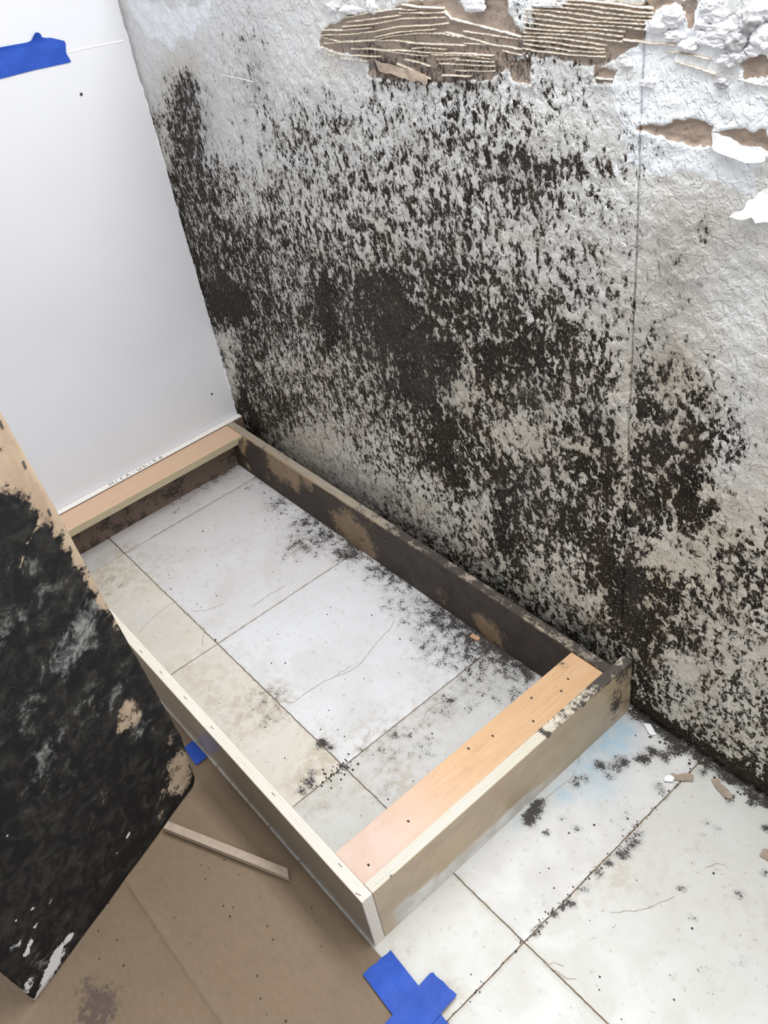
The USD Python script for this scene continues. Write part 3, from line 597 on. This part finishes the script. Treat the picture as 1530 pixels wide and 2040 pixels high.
# ------------------------------------------------------------------ the mouldy wall
wall = thing('wall_back', 'textured white painted drywall overgrown with black mould, torn along its top', 'wall', kind='structure')
MD, FD, SD = digits(WALL_MOULD), digits(WALL_FILM), digits(WALL_STAIN)
TORN = [Polygon(p).buffer(0) for p in PAPER_POLYS]; FRESH = [Polygon(p).buffer(0) for p in FRESH_PAINT]; ISLES = [Polygon(p).buffer(0) for p in PAINT_ISLANDS]
SEAM = -.025
def drywall(x0, x1, label):
    st = .0025
    xs = np.linspace(x0, x1, int((x1 - x0) / st) + 1); zs = np.linspace(.013, 1.075, 426)
    X, Z = np.meshgrid(xs, zs, indexing='xy'); x, z = X.ravel(), Z.ravel(); q = np.stack([x, 0 * x, z], 1)
    wx, wz = x + .018 * (fbm(q, 28, 3) - .5), z + .024 * (fbm(q, 24, 8) - .5)
    D, F, S = sample(MD, wx, wz), sample(FD, wx, wz), sample(SD, wx, wz)
    sd = np.full(len(x), -1.)
    ex, ez = x + .012 * (fbm(q, 60, 5) - .5), z + .012 * (fbm(q, 60, 6) - .5)
    up = z > .82
    for p in TORN: sd[up] = np.maximum(sd[up], signed(p, ex[up], ez[up]))
    for p in ISLES: sd[up] = np.minimum(sd[up], -signed(p, ex[up], ez[up]))
    paper = smooth01(sd, -.004, .004)
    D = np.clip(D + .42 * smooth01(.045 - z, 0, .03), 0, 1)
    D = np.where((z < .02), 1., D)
    y = W - .0022 * (fbm(q, 9, 1) - .5) * 2 - .0012 * (fbm(q, 75, 2) - .5) * 2 + .0016 * smooth01(sd, -.001, .0025)
    y -= .0025 * smooth01(.10 - z, 0, .06) * (fbm(q, 45, 4) - .3)
    y += .003 * np.exp(-np.abs(x - SEAM) / .0012)
    lip = np.exp(-((sd + .003) / .003) ** 2) * up; y -= .0018 * lip * fbm(q, 90, 12)
    P = np.stack([x, y, z], 1).reshape(X.shape + (3,))
    V, Fc = grid(P)
    # the board's own thickness, closed behind
    Bk = P.copy(); Bk[..., 1] = W + .0115
    VB, FB = grid(Bk); n, m = X.shape; o = len(V)
    ring = np.r_[np.arange(m), np.arange(1, n) * m + m - 1, (n - 1) * m + np.arange(m - 2, -1, -1), np.arange(n - 2, 0, -1) * m]
    r2 = np.roll(ring, -1)
    side = np.vstack([np.stack([ring, ring + o, r2 + o], 1), np.stack([ring, r2 + o, r2], 1)])
    cap = [[0 + o, (n - 1) * m + o, m - 1 + o], [m - 1 + o, (n - 1) * m + o, n * m - 1 + o]]
    keep = np.unique(ring)
    V2 = np.vstack([V, VB]); F2 = np.vstack([Fc, side, np.array(cap)])
    live = np.zeros(len(V2), bool); live[F2.ravel()] = True; idx = np.cumsum(live) - 1
    paint = np.stack([D, F, S], 1); fresh = np.full(len(x), -1.)
    wx2, wz2 = x + .09 * (fbm(q, 14, 15) - .5), z + .09 * (fbm(q, 14, 16) - .5)
    for p in FRESH: fresh = np.maximum(fresh, signed(p, wx2, wz2))
    torn = np.stack([paper, smooth01(fresh, -.035, .03), 0 * paper], 1)
    paint, torn = np.vstack([paint, paint])[live], np.vstack([torn, torn])[live]
    obj('drywall_panel', (V2[live], idx[F2]), M_wall, wall, dict(paint=paint, torn=torn), smooth=True, label=label)
drywall(-1.150, SEAM, 'drywall sheet left of the vertical seam, almost covered in black mould')
drywall(SEAM, .62, 'drywall sheet right of the vertical seam, partly clean white paint')
obj('wall_core', board((-1.16, W + .012, 0), (.62, W + .1, 1.072), .3), M_core, wall)

def ridge(pts, seed):
    p = np.asarray(pts, float); d = np.r_[0, np.cumsum(np.linalg.norm(np.diff(p, axis=0), axis=1))]
    n = max(4, int(d[-1] / .0016)); s = np.linspace(0, d[-1], n)
    x, z = np.interp(s, d, p[:, 0]), np.interp(s, d, p[:, 1])
    k = np.stack([x, 0 * x + seed, z], 1)
    z = z + .0014 * (fbm(k, 70, seed) - .5)
    out = (.0034 if seed < 62 else .0022) + .0026 * (fbm(k, 140, seed + 1) - .35)
    rr = np.random.default_rng(seed); t = rr.uniform(.002, .008)
    while t < d[-1]:
        out *= 1 - .9 * np.exp(-((s - t) / .0009) ** 2); t += rr.uniform(.0065, .0105)
    out = np.maximum(out * smooth01(np.minimum(s, d[-1] - s), -.001, .004), .0003)
    th = .0008 + .0009 * fbm(k, 200, seed + 2)
    y0 = W + .0022
    A = np.stack([x, 0 * x + y0, z + th], 1); B = np.stack([x, y0 - .0022 - out, z + .3 * th], 1)
    Cc = np.stack([x, y0 - .0022 - out * .8, z - .4 * th], 1); E = np.stack([x, 0 * x + y0, z - 1.2 * th], 1)
    P = np.stack([E, Cc, B, A]); V, F = grid(P)
    N = n; caps = [[0, N, 2 * N], [0, 2 * N, 3 * N], [N - 1, 3 * N - 1, 2 * N - 1], [N - 1, 4 * N - 1, 3 * N - 1]]
    return V, np.vstack([F, caps])
for i, r in enumerate(RIDGES):
    obj('adhesive_ridge', ridge(r, 40 + i), M_ridge if i % 3 else M_ridge2, wall)
for i, (x, z, rx, rz) in enumerate(LUMPS):
    dep = (.30 if i > 16 else .5) * min(rx, rz) + .001
    obj('plaster_lump', blob_mesh((x, W - .001, z), (rx * 1.05, dep, rz * 1.05), 90 + i, 3, .6, 1.7), M_lumpg if i in (4, 7, 11) else M_lump, wall, smooth=50)
for i, fpoly in enumerate(FLAPS):
    c = np.array(fpoly); top = c[:, 1].max(); hgt = top - c[:, 1].min()
    def place(p, i=i, top=top, hgt=hgt):
        t = np.clip((top - p[:, 1]) / hgt, 0, 1); q = np.stack([p[:, 0], 0 * t, p[:, 1]], 1)
        y = W - .002 - (.005, .008, .004)[i] * t ** 1.4 - .003 * (fbm(q, 60, i) - .4)
        return np.stack([p[:, 0], y, p[:, 1]], 1), np.tile([0, -1., 0], (len(p), 1))
    obj('paint_flap', patch(edge_wobble(fpoly, .003, .006), .004, place, .0008), M_flapb if i == 2 else M_flap, wall,
        label=('long white strip of peeling paint under the brown tear', 'bright white ragged curl of peeling paint', 'brown torn paper tongue')[i])
s = rough_line(SCRATCH, .002, .001, 3); n = len(s)
from_line = lambda p, r, y: trimesh.util.concatenate([trimesh.creation.cylinder(r, segment=[(p[i][0], y, p[i][1]), (p[i + 1][0], y, p[i + 1][1])], sections=6) for i in range(len(p) - 1)])
obj('paint_thread', from_line(s, .0009, W - .003), M_flap, wall)
for i in range(36):                                          # blistered flakes low on the wall, behind the base
    x = rng.uniform(-.62, -.08); z = rng.uniform(.068, .118) + .00 * x
    r = rng.uniform(.004, .010)
    obj('plaster_flake', blob_mesh((x, W - .002, z), (r, r * .45, r * rng.uniform(.6, .9)), 300 + i, 2, .5, 1.7), M_darkflake, wall, smooth=40)

# ------------------------------------------------------------------ floor: marble tiles over a grout bed
floor = thing('floor', 'white marble tile floor with dirty joints', 'floor', kind='structure')
obj('grout_bed', board((-1.46, -1.05, -.03), (.94, W + .1, -.0022), .3), M_grout, floor)
CR = [rough_line(c, .004, .006, 20 + i) for i, c in enumerate(CRACKS)]
tones = {(0, 1): 'ivory', (1, 1): 'grey', (2, 1): 'bright', (3, 1): 'pink', (0, 0): 'ivory', (1, 0): 'ivory', (2, 0): 'cream', (3, 0): 'cream', (-1, 1): 'white', (-1, 0): 'white', (4, 1): 'pink', (4, 0): 'grey'}
for (i, j), tone in sorted(tones.items()):
    # column 0 lies right of the joint XJ, 1..4 to its left
    x0 = XJ - i * TILE; y0 = YJ + (j - 1) * TILE
    g_ = .0011; lift = {(4, 1): .0014, (3, 0): .0004}.get((i, j), 0.)
    nx = 78; xs = np.linspace(x0 + g_, x0 + TILE - g_, nx); ys = np.linspace(y0 + g_, y0 + TILE - g_, nx)
    if j == 1: ys = np.linspace(y0 + g_, W + .008, nx)
    X, Y = np.meshgrid(xs, ys, indexing='xy')
    k = np.stack([X.ravel(), Y.ravel(), 0 * X.ravel()], 1)
    e = np.minimum(np.minimum(X - xs[0], xs[-1] - X), np.minimum(Y - ys[0], ys[-1] - Y)).ravel()
    nx_ = (fbm(k, 130, 3) - .5) * .0022 * (e < 1e-6); ny_ = (fbm(k, 130, 4) - .5) * .0022 * (e < 1e-6)
    z = lift + .0003 * (fbm(k, 20, 5) - .5) - .0006 * (e < 1e-6)
    P = np.stack([k[:, 0] + nx_, k[:, 1] + ny_, z], 1).reshape(nx, nx, 3)
    Lw = P.copy(); Lw[..., 2] = -.008
    V, F = grid(P); o = len(V); m = nx
    ring = np.r_[np.arange(m), np.arange(1, m) * m + m - 1, (m - 1) * m + np.arange(m - 2, -1, -1), np.arange(m - 2, 0, -1) * m]
    b = V[ring] - [0, 0, .008]; q = np.arange(len(ring)); q2 = (q + 1) % len(ring)
    side = np.vstack([np.stack([ring, o + q, o + q2], 1), np.stack([ring, o + q2, ring[q2]], 1)])
    V = np.vstack([V, b]); F = np.vstack([F, side])
    paint = np.stack([blobs(V, FLOOR_MOULD), .75 * blobs(V, FLOOR_STAIN), blobs(V, FLOOR_BLUE)], 1)
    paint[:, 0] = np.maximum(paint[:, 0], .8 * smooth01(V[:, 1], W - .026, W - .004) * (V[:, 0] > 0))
    paint[:, 0] = np.maximum(paint[:, 0], .25 * (np.abs(V[:, 1] + .002) < .0065) * (V[:, 0] < .004))
    paint[:, 1] = np.maximum(paint[:, 1], .35 * smooth01(-np.r_[e, 0 * q], -.006, 0))
    obj('tile', (V, F), M_tiles[tone], floor, dict(paint=paint), smooth=False)
for c in CR:
    w = .0005 + .0010 * fbm(np.c_[c, 0 * c[:, 0]], 200, 5); w[0] = w[-1] = .0003
    obj('crack', ribbon(c, w, .0006), M_crack, floor)

# ------------------------------------------------------------------ kraft paper, with its fold
def paper_sheet():
    xs = np.arange(-1.25, .66, .01); 
    ys = np.sort(np.r_[np.linspace(-1.0, -.23, 60), np.linspace(-.225, -.19, 22), np.linspace(-.185, 0, 26)])
    X, Y = np.meshgrid(xs, ys, indexing='xy'); k = np.stack([X, Y, 0 * X], -1)
    edge = -.0036 + .0016 * (fbm(k.reshape(-1, 3), 14, 7).reshape(X.shape) - .5)
    edge = edge - .030 * smooth01(X, .03, .35) 
    Yp = np.where(Y > -.06, -.06 + (Y + .06) * (edge + .06) / .06, Y)
    fold = -.207 + .003 * np.sin(X * 6)
    Zp = .0012 + .0036 * np.exp(-np.abs(Yp - fold) / .005) + .0011 * fbm(k.reshape(-1, 3), 4, 2).reshape(X.shape) * smooth01(-Yp, .02, .12)
    P = np.stack([X, Yp, Zp], -1); V, F = grid(P); n, m = X.shape
    Bt = P.copy(); Bt[..., 2] -= .0007; VB, FB = grid(Bt); o = len(V)
    ring = np.r_[np.arange(m), np.arange(1, n) * m + m - 1, (n - 1) * m + np.arange(m - 2, -1, -1), np.arange(n - 2, 0, -1) * m]; r2 = np.roll(ring, -1)
    side = np.vstack([np.stack([ring, ring + o, r2 + o], 1), np.stack([ring, r2 + o, r2], 1)])
    V, F = np.vstack([V, VB]), np.vstack([F, FB[:, ::-1] + o, side])
    d = blobs(V, PAPER_STAIN)
    obj('kraft_paper', (V, F), M_paper, '/World', dict(paint=np.stack([d, d, d], 1)), smooth=True,
        label='brown kraft paper laid over the floor in front of the wooden base, creased lengthwise', cat='paper')
paper_sheet()

# ------------------------------------------------------------------ the plywood cabinet base
base = thing('cabinet_plinth', 'open rectangular plywood cabinet base standing on the marble tiles against the mouldy wall', 'cabinet plinth')
def wood(name, lo, hi, mat, fn, label=None, res=.008):
    V, F = board(lo, hi, res)
    return obj(name, (V, F), mat, base, dict(paint=fn(V)), smooth=False, label=label)
def c3(a, b, c): return np.clip(np.stack(np.broadcast_arrays(a, b, c), 1), 0, 1)
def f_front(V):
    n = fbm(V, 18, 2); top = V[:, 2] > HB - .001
    return c3(.22 * top * smooth01(n, .5, .7), .18 * smooth01(V[:, 0], -.5, 0) * ~top, .0 * n)  # face turns browner to the right: shade painted into the colour
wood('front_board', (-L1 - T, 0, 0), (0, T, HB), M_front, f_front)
def f_back(V):
    x, z = V[:, 0], V[:, 2]; n = fbm(V, 9, 4); n2 = fbm(V, 28, 6); top = z > HB - .001
    q = np.stack([x, z], 1)
    d = .80 + .5 * (n - .5)
    d = blobs_on(q, [(-1.075, .07, .018, .12), (-1.055, .10, .02, .1), (-1.07, .02, .012, .25), (-.93, .085, .05, .25), (-.86, .095, .04, .12), (-.80, .11, .03, .3), (-.97, .04, .05, .6), (-.70, .03, .05, .38), (-.655, .045, .045, .22), (-.62, .03, .05, .35), (-.40, .035, .03, .5), (-.285, .035, .03, .25), (-.255, .02, .03, .3), (-1.11, .06, .018, 1)], d)
    d = np.where(top, np.clip(.10 + .55 * smooth01(x, -.95, -.3) + .6 * (n2 - .5) + .35 * np.exp(-((x + .93) / .06) ** 2), 0, .8), d)
    fb = np.where(top, .55 * smooth01(x, -.8, -.1), .35 + .4 * n + .2 * smooth01(x, -.9, -.5))
    return c3(d, fb * (x > -1.03), np.where(top, 0, .0))
def blobs_on(q, lst, base):
    o = np.array(base, float)
    for x, z, r, a in lst:
        w = np.exp(-((q[:, 0] - x) ** 2 + ((q[:, 1] - z)) ** 2) / (r * r)); o = o * (1 - w) + a * w
    return o
wood('back_board', (-L1, YB, 0), (-T, YB + T, HB), M_back, f_back, 'long back board black with mould, tan wood left at one end')
def f_right(V):
    y, z = V[:, 1], V[:, 2]; n = fbm(V, 20, 3); n2 = fbm(V, 40, 9); top = z > HB - .001; out = V[:, 0] > -.001
    d = np.where(top, np.clip(.06 + .62 * smooth01(y, .22, .5) * n2 * 1.6 + .5 * smooth01(n2, .62, .75), 0, .85), .42 * smooth01(y, .40, .56) * (.4 + n) + .55 * np.exp(-((y - .51) / .02) ** 2) * n)
    pale = .85 * smooth01(.024 + .020 * (n - .5) - z + .014 * smooth01(.3 - y, 0, .28), -.0015, .0015) * smooth01(y, .03, .05) * smooth01(.42 - y, 0, .15) * out
    return c3(d, .12 * (n > .5) * ~top + .0 * y, pale)
wood('end_board', (-T, T + .0003, 0), (0, W - .003, HB), M_right, f_right, 'end board with an olive tan outer face, nearest the clean wall')
def f_left(V):
    top = V[:, 2] > HB - .001; n = fbm(V, 30, 3)
    return c3(np.where(top, .02, .20 + .42 * n), np.where(top, 0, .35), 0 * n)
lb = wood('end_board', (-L1 - T, T + .0003, 0), (-L1, W - .003, HB), M_left, f_left, 'end board beside the white side panel, pale top edge with handwriting')
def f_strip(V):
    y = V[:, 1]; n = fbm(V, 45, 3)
    return c3(.30 * smooth01(y, .12, .5) * smooth01(n, .55, .7) + .25 * smooth01(y, .44, .5) * n, 0 * n, .8 * smooth01(.25 - y, 0, .2))  # paler near end: gloss reflection painted into the wood colour
wood('nailer_strip', (-.0815, T + .0003, HB - T - .003), (-T - .0003, YB - .0003, HB - .003), M_strip, f_strip, 'flat orange maple strip, gloss reflection painted whitish on its near end')
wood('nailer_strip', (-L1 + .0003, T + .0003, HB - T - .002), (-XS, YB - .0003, HB - .002), M_strip2, lambda V: c3(.12 * (fbm(V, 40, 5) > .6) + .35 * (V[:, 2] < HB - T + .010) * smooth01(V[:, 1], .3, .5), 0 * V[:, 0], 0 * V[:, 0]), 'flat peach coloured maple strip')
FRONT = '/World/cabinet_plinth/front_board'
# staples and nail heads on the top edges
for x, y, a in ((-.62, .007, 0), (-.55, .008, 0), (-.47, .0095, .1), (-.385, .009, .1), (-.215, .010, 0), (-.06, .012, 0), (-.012, .004, .4)):
    w = board((-.0042, -.0005, 0), (.0042, .0005, .0007), .01, .0002); v = np.c_[rot(w[0][:, :2], a), w[0][:, 2]] + [x, y, HB - .0003]
    obj('staple', (v, w[1]), M_staple, base)
for k, (x, y) in enumerate(((-.035, .040), (-.042, .43), (-.05, .455), (-.045, .12), (-.06, .30), (-.035, .36), (-.07, .26), (-.066, .39))):
    obj('dirt_speck', blob_mesh((x, y, HB - .0028), (.0022, .0016, .0011), 500 + k, 1, .4), M_crumb, base)
# handwriting along the left board's top edge (reads along +y, bottom of the letters towards the strip)
GLY = {'M': [[(0, 0), (.1, 1), (.45, .3), (.8, 1), (.9, 0)]], 'I': [[(.2, 0), (.25, 1)]], 'C': [[(.8, .95), (.3, .75), (.15, .3), (.5, 0), (.85, .1)]], 'A': [[(0, 0), (.45, 1), (.85, 0)], [(.2, .4), (.7, .45)]],
       '-': [[(.1, .5), (.9, .55)]], 'W': [[(0, .9), (.15, .1), (.5, .5), (.7, .1), (1, .9)]], 'H': [[(.1, 1), (.1, 0)], [(.1, .45), (.55, .5), (.7, 0)]], 'i': [[(.3, .6), (.35, 0)], [(.3, .85), (.38, .9)]], 'T': [[(.35, 1), (.4, 0)], [(0, .75), (.8, .8)]], 'E': [[(.8, .2), (.4, 0), (.1, .4), (.5, .8), (.75, .6), (.15, .4)]]}
yy = .197
for ch in 'MICA-WHiTE':
    wd = {'M': .012, 'I': .005, 'i': .006, '-': .008}.get(ch, .0105)
    strokes = []
    for s_ in GLY[ch]:
        p = np.array(s_, float); pts = np.stack([-L1 - .0035 - p[:, 1] * .0115, yy + p[:, 0] * wd], 1)
        strokes.append(ribbon(rough_line(pts, .001, .0006, int(yy * 999)), .0011, HB + .00025))
    obj('handwritten_letter', join(*strokes), M_ink, lb)
    yy += wd + (.0045 if ch != '-' else .006) 

# ------------------------------------------------------------------ white side panel of the neighbouring cabinet, upright behind the left board
sp = thing('cabinet_side_panel', 'tall smooth white laminate side panel standing behind the plywood base at left', 'panel')
V, F = board((XP - .016, -.35, 0), (XP, W - .0055, 1.3), .05)
obj('laminate_face', (V, F), M_lam, sp)
for y, z, r in ((.4254, .8645, .0028), (.4958, .1979, .0026)):
    m = trimesh.creation.cylinder(r, .0012, sections=14); m.apply_transform(trimesh.transformations.rotation_matrix(math.pi / 2, (0, 1, 0))); m.apply_translation((XP + .0002, y, z))
    obj('screw_hole', m, M_hole, sp)
p = rough_line([(.4278, .9328), (.48, .9300), (.51, .9275), (.5327, .9262)], .004, .002, 2)
obj('caulk_bead', trimesh.util.concatenate([trimesh.creation.cylinder(.0013 + .0006 * (i == len(p) - 2), segment=[(XP, *p[i]), (XP, *p[i + 1])], sections=8) for i in range(len(p) - 1)]), M_bead, sp)

def tape_on_panel(p):
    q = np.c_[0 * p[:, 0], p]; bulge = .0012 + .0016 * fbm(q, 35, 4) + .006 * smooth01(p[:, 1], .962, .976)
    return np.stack([XP + bulge, p[:, 0], p[:, 1]], 1), np.tile([1., 0, 0], (len(p), 1))
tp = [(.20, .9665), (.3162, .9680), (.3640, .9640), (.3709, .9656), (.3789, .9761), (.3875, .9735), (.3901, .9650), (.3967, .9631), (.405, .9615), (.4283, .9505), (.4225, .9330), (.4265, .9176), (.36, .9220), (.2966, .9238), (.20, .9225)]
obj('masking_tape', patch(tp, .005, tape_on_panel, .0003), M_tape, '/World', smooth=40, label='blue masking tape with a lifted tab, stuck on the white side panel', cat='tape')
# tape on the floor: two crossed strips holding the paper's edge, and a small piece by the front board
def strip_poly(a, b, w, seed, fray=.0012):
    a, b = np.array(a, float), np.array(b, float); t = (b - a) / np.linalg.norm(b - a); s = np.array([-t[1], t[0]])
    r = np.random.default_rng(seed); end = [a + s * u * w + t * r.uniform(-fray, fray) for u in np.linspace(.5, -.5, 7)]
    return [tuple(q) for q in end] + [tuple(b - s * w / 2), tuple(b + s * w / 2)]
obj('masking_tape', patch(strip_poly((.0195, -.0130), (.33, -.030), .0475, 1), .006, on_floor(.0050, .0012, 3), .0003), M_tape, '/World', smooth=40, label='blue masking tape strip along the paper edge by the base corner', cat='tape')
obj('masking_tape', patch(strip_poly((.1020, .0335), (.118, -.20), .0440, 2), .006, on_floor(.0062, .0012, 5), .0003), M_tape, '/World', smooth=40, label='blue masking tape strip crossing over another, end on bare tile', cat='tape')
obj('masking_tape', patch([(-.4833, -.0225), (-.4851, -.0040), (-.4375, -.0035), (-.4364, -.0265), (-.46, -.0250)], .005, on_floor(.0040, .0012, 6), .0003), M_tape, '/World', smooth=40, label='small blue masking tape scrap on the paper at the foot of the front board', cat='tape')

# ------------------------------------------------------------------ the black mouldy board in the foreground
O, E1, U1 = (np.array(v) for v in PANEL_FRAME)
N1 = np.cross(E1, U1); N1 /= np.linalg.norm(N1)
pl = thing('mouldy_plywood_sheet', 'upright plywood sheet covered in black mould, leaning in the left foreground on the paper', 'plywood sheet')
outline = [(0, 0), (.12, -.0005), (.26, .0005), (.362, .002), (.3685, .012), (.3705, .06), (.3725, .12), (.3634, .2081), (.3414, .4306), (.3248, .628), (.3087, .7747), (.285, .98), (-.07, .98), (-.0087, .1225)]
def place_panel(p):
    q = np.c_[p, 0 * p[:, 0]]
    lift = .0016 * (fbm(q, 40, 2) - .5)
    return O + [0, 0, .0056] + p[:, :1] * E1 + p[:, 1:] * U1 + (lift)[:, None] * N1, np.tile(N1, (len(p), 1))
ow = edge_wobble(outline)
ow[:, 1] = np.maximum(ow[:, 1], 0)
V, F = patch(ow, .006, place_panel, .006)
rel = V - O; pq = np.stack([rel @ E1, rel @ U1], 1)
paint = np.stack([blobs(pq, PANEL_GREY), blobs(pq, PANEL_TAN), np.clip(blobs(pq, PANEL_WHITE), 0, 1)], 1)
xe = .3634 - .0965 * (pq[:, 1] - .208); rim = smooth01(pq[:, 0], xe - .020, xe - .004) * smooth01(pq[:, 1], .34, .50)
paint[:, 1] = np.maximum(paint[:, 1], .85 * rim)
half = len(V) // 2; paint[half:, 1] = np.maximum(paint[half:, 1], .5)
obj('sheet', (V, F), M_black, pl, dict(paint=paint), smooth=True)
for k, (a, b) in enumerate(PANEL_STAPLES):
    w = board((-.0012, -.005, 0), (.0012, .005, .0010), .01, .0002)
    v = O + [0, 0, .003] + (a + w[0][:, :1]) * E1 + (b + w[0][:, 1:2]) * U1 + (w[0][:, 2:] + .0002) * N1
    obj('staple', (v, w[1]), M_staple, pl)

# ------------------------------------------------------------------ loose pieces
a, b = np.array((-.368, -.120)), np.array((-.159, -.0255)); t = (b - a) / np.linalg.norm(b - a); Ls = np.linalg.norm(b - a)
w = board((0, -.0065, 0), (Ls, .0065, .011), .03, .0007); v = w[0].copy()
v[:, 0] += np.where(v[:, 0] > Ls * .7, (-.010) * (v[:, 1] + .0065) / .013, 0)
v = np.c_[a + v[:, :1] * t + v[:, 1:2] * np.array([-t[1], t[0]]), v[:, 2] + .0038]
obj('wooden_stick', (v, w[1]), M_stick, '/World', label='slim square raw wooden stick lying on the brown paper', cat='stick')

def chip(x, y, a, pts, mat, label, z=.0012, th=.0014, seed=0, cat='debris', group=None, name='drywall_chip'):
    p = rot(np.array(pts, float), a) + [x, y]
    def pf(q):
        k = np.c_[q, 0 * q[:, 0]]; return np.c_[q, z + th + .0012 * fbm(k, 120, seed)], np.tile([0, 0, 1.], (len(q), 1))
    obj(name, patch(p, .004, pf, th), mat, '/World', label=label, cat=cat, group=group)
chip(.133, .497, .75, [(-.018, -.005), (-.004, -.007), (.015, -.008), (.017, .004), (.004, .006), (-.006, .003), (-.014, .006)], M_chip, 'brown drywall paper chip on the tile near the wall foot, beside a white flake', seed=2)
chip(.122, .481, .75, [(-.008, -.005), (.004, -.006), (.008, .001), (.003, .006), (-.006, .004)], M_chipw, 'bright white plaster flake touching a brown paper chip on the tile', seed=3, name='plaster_chip', z=.0025)
chip(.186, .519, -.35, [(-.020, -.004), (-.006, -.007), (.014, -.005), (.020, .003), (.008, .007), (-.008, .004), (-.016, .007)], M_chip, 'brown drywall paper chip nearest the dark gap at the wall foot', seed=4)
chip(.287, .473, .3, [(-.009, -.006), (.006, -.009), (.012, .002), (.004, .009), (-.007, .006)], M_chip, 'small brown drywall paper chip alone near the right frame edge', seed=5)
chip(-.295, .486, .2, [(-.009, -.004), (.009, -.005), (.010, .004), (-.008, .005)], M_woodchip, 'small reddish wood chip inside the base by its back board', seed=6, th=.004, name='wood_chip')
chip(.047, .535, -.4, [(-.014, -.004), (.010, -.006), (.014, .003), (-.008, .006)], M_chipw, 'greyish plaster chip in the corner where base meets wall', seed=8, name='plaster_chip')

crumbs = []
r = np.random.default_rng(11)
def crumb(x, y, z, s_): crumbs.append(blob_mesh((x, y, z + .25 * s_), (s_, s_ * r.uniform(.5, 1), s_ * .55), int(r.integers(9999)), 1, .4))
for _ in range(150):                                         # thinly over the tiles inside and beside the base
    x, y = r.uniform(-1.1, .42), r.uniform(.02, .53)
    if -.1 < x < .012 or abs(y - YB - .01) < .02 or x < -1.04: continue
    crumb(x, y, .0004, r.uniform(.0006, .0018))
for _ in range(90):                                          # along the joint beside the base and around its crossing
    yv = r.uniform(.0, .53); crumb(XJ + r.normal(0, .003), yv, .0004, r.uniform(.0006, .0016))
for _ in range(60): crumb(XJ - TILE + r.normal(0, .010), .14 + r.normal(0, .02), .0004, r.uniform(.0008, .0020))
for _ in range(110):                                         # under the wall
    crumb(r.uniform(.01, .6), W - .004 - abs(r.normal(0, .012)), .0004, r.uniform(.0008, .0028))
obj('debris_crumbs', join(*crumbs), M_crumb, '/World', label='tiny dark crumbs of mould and dirt scattered over the white tiles', cat='debris', kind='stuff')
crumbs = []
for _ in range(90): 
    x, y = r.uniform(-.55, .0), r.uniform(-.32, -.03)
    if abs(y + .207) > .03: crumb(x, y, .0029, r.uniform(.0006, .0016))
obj('debris_crumbs', join(*crumbs), M_crumb, '/World', label='tiny dark crumbs scattered over the brown kraft paper', cat='debris', kind='stuff')
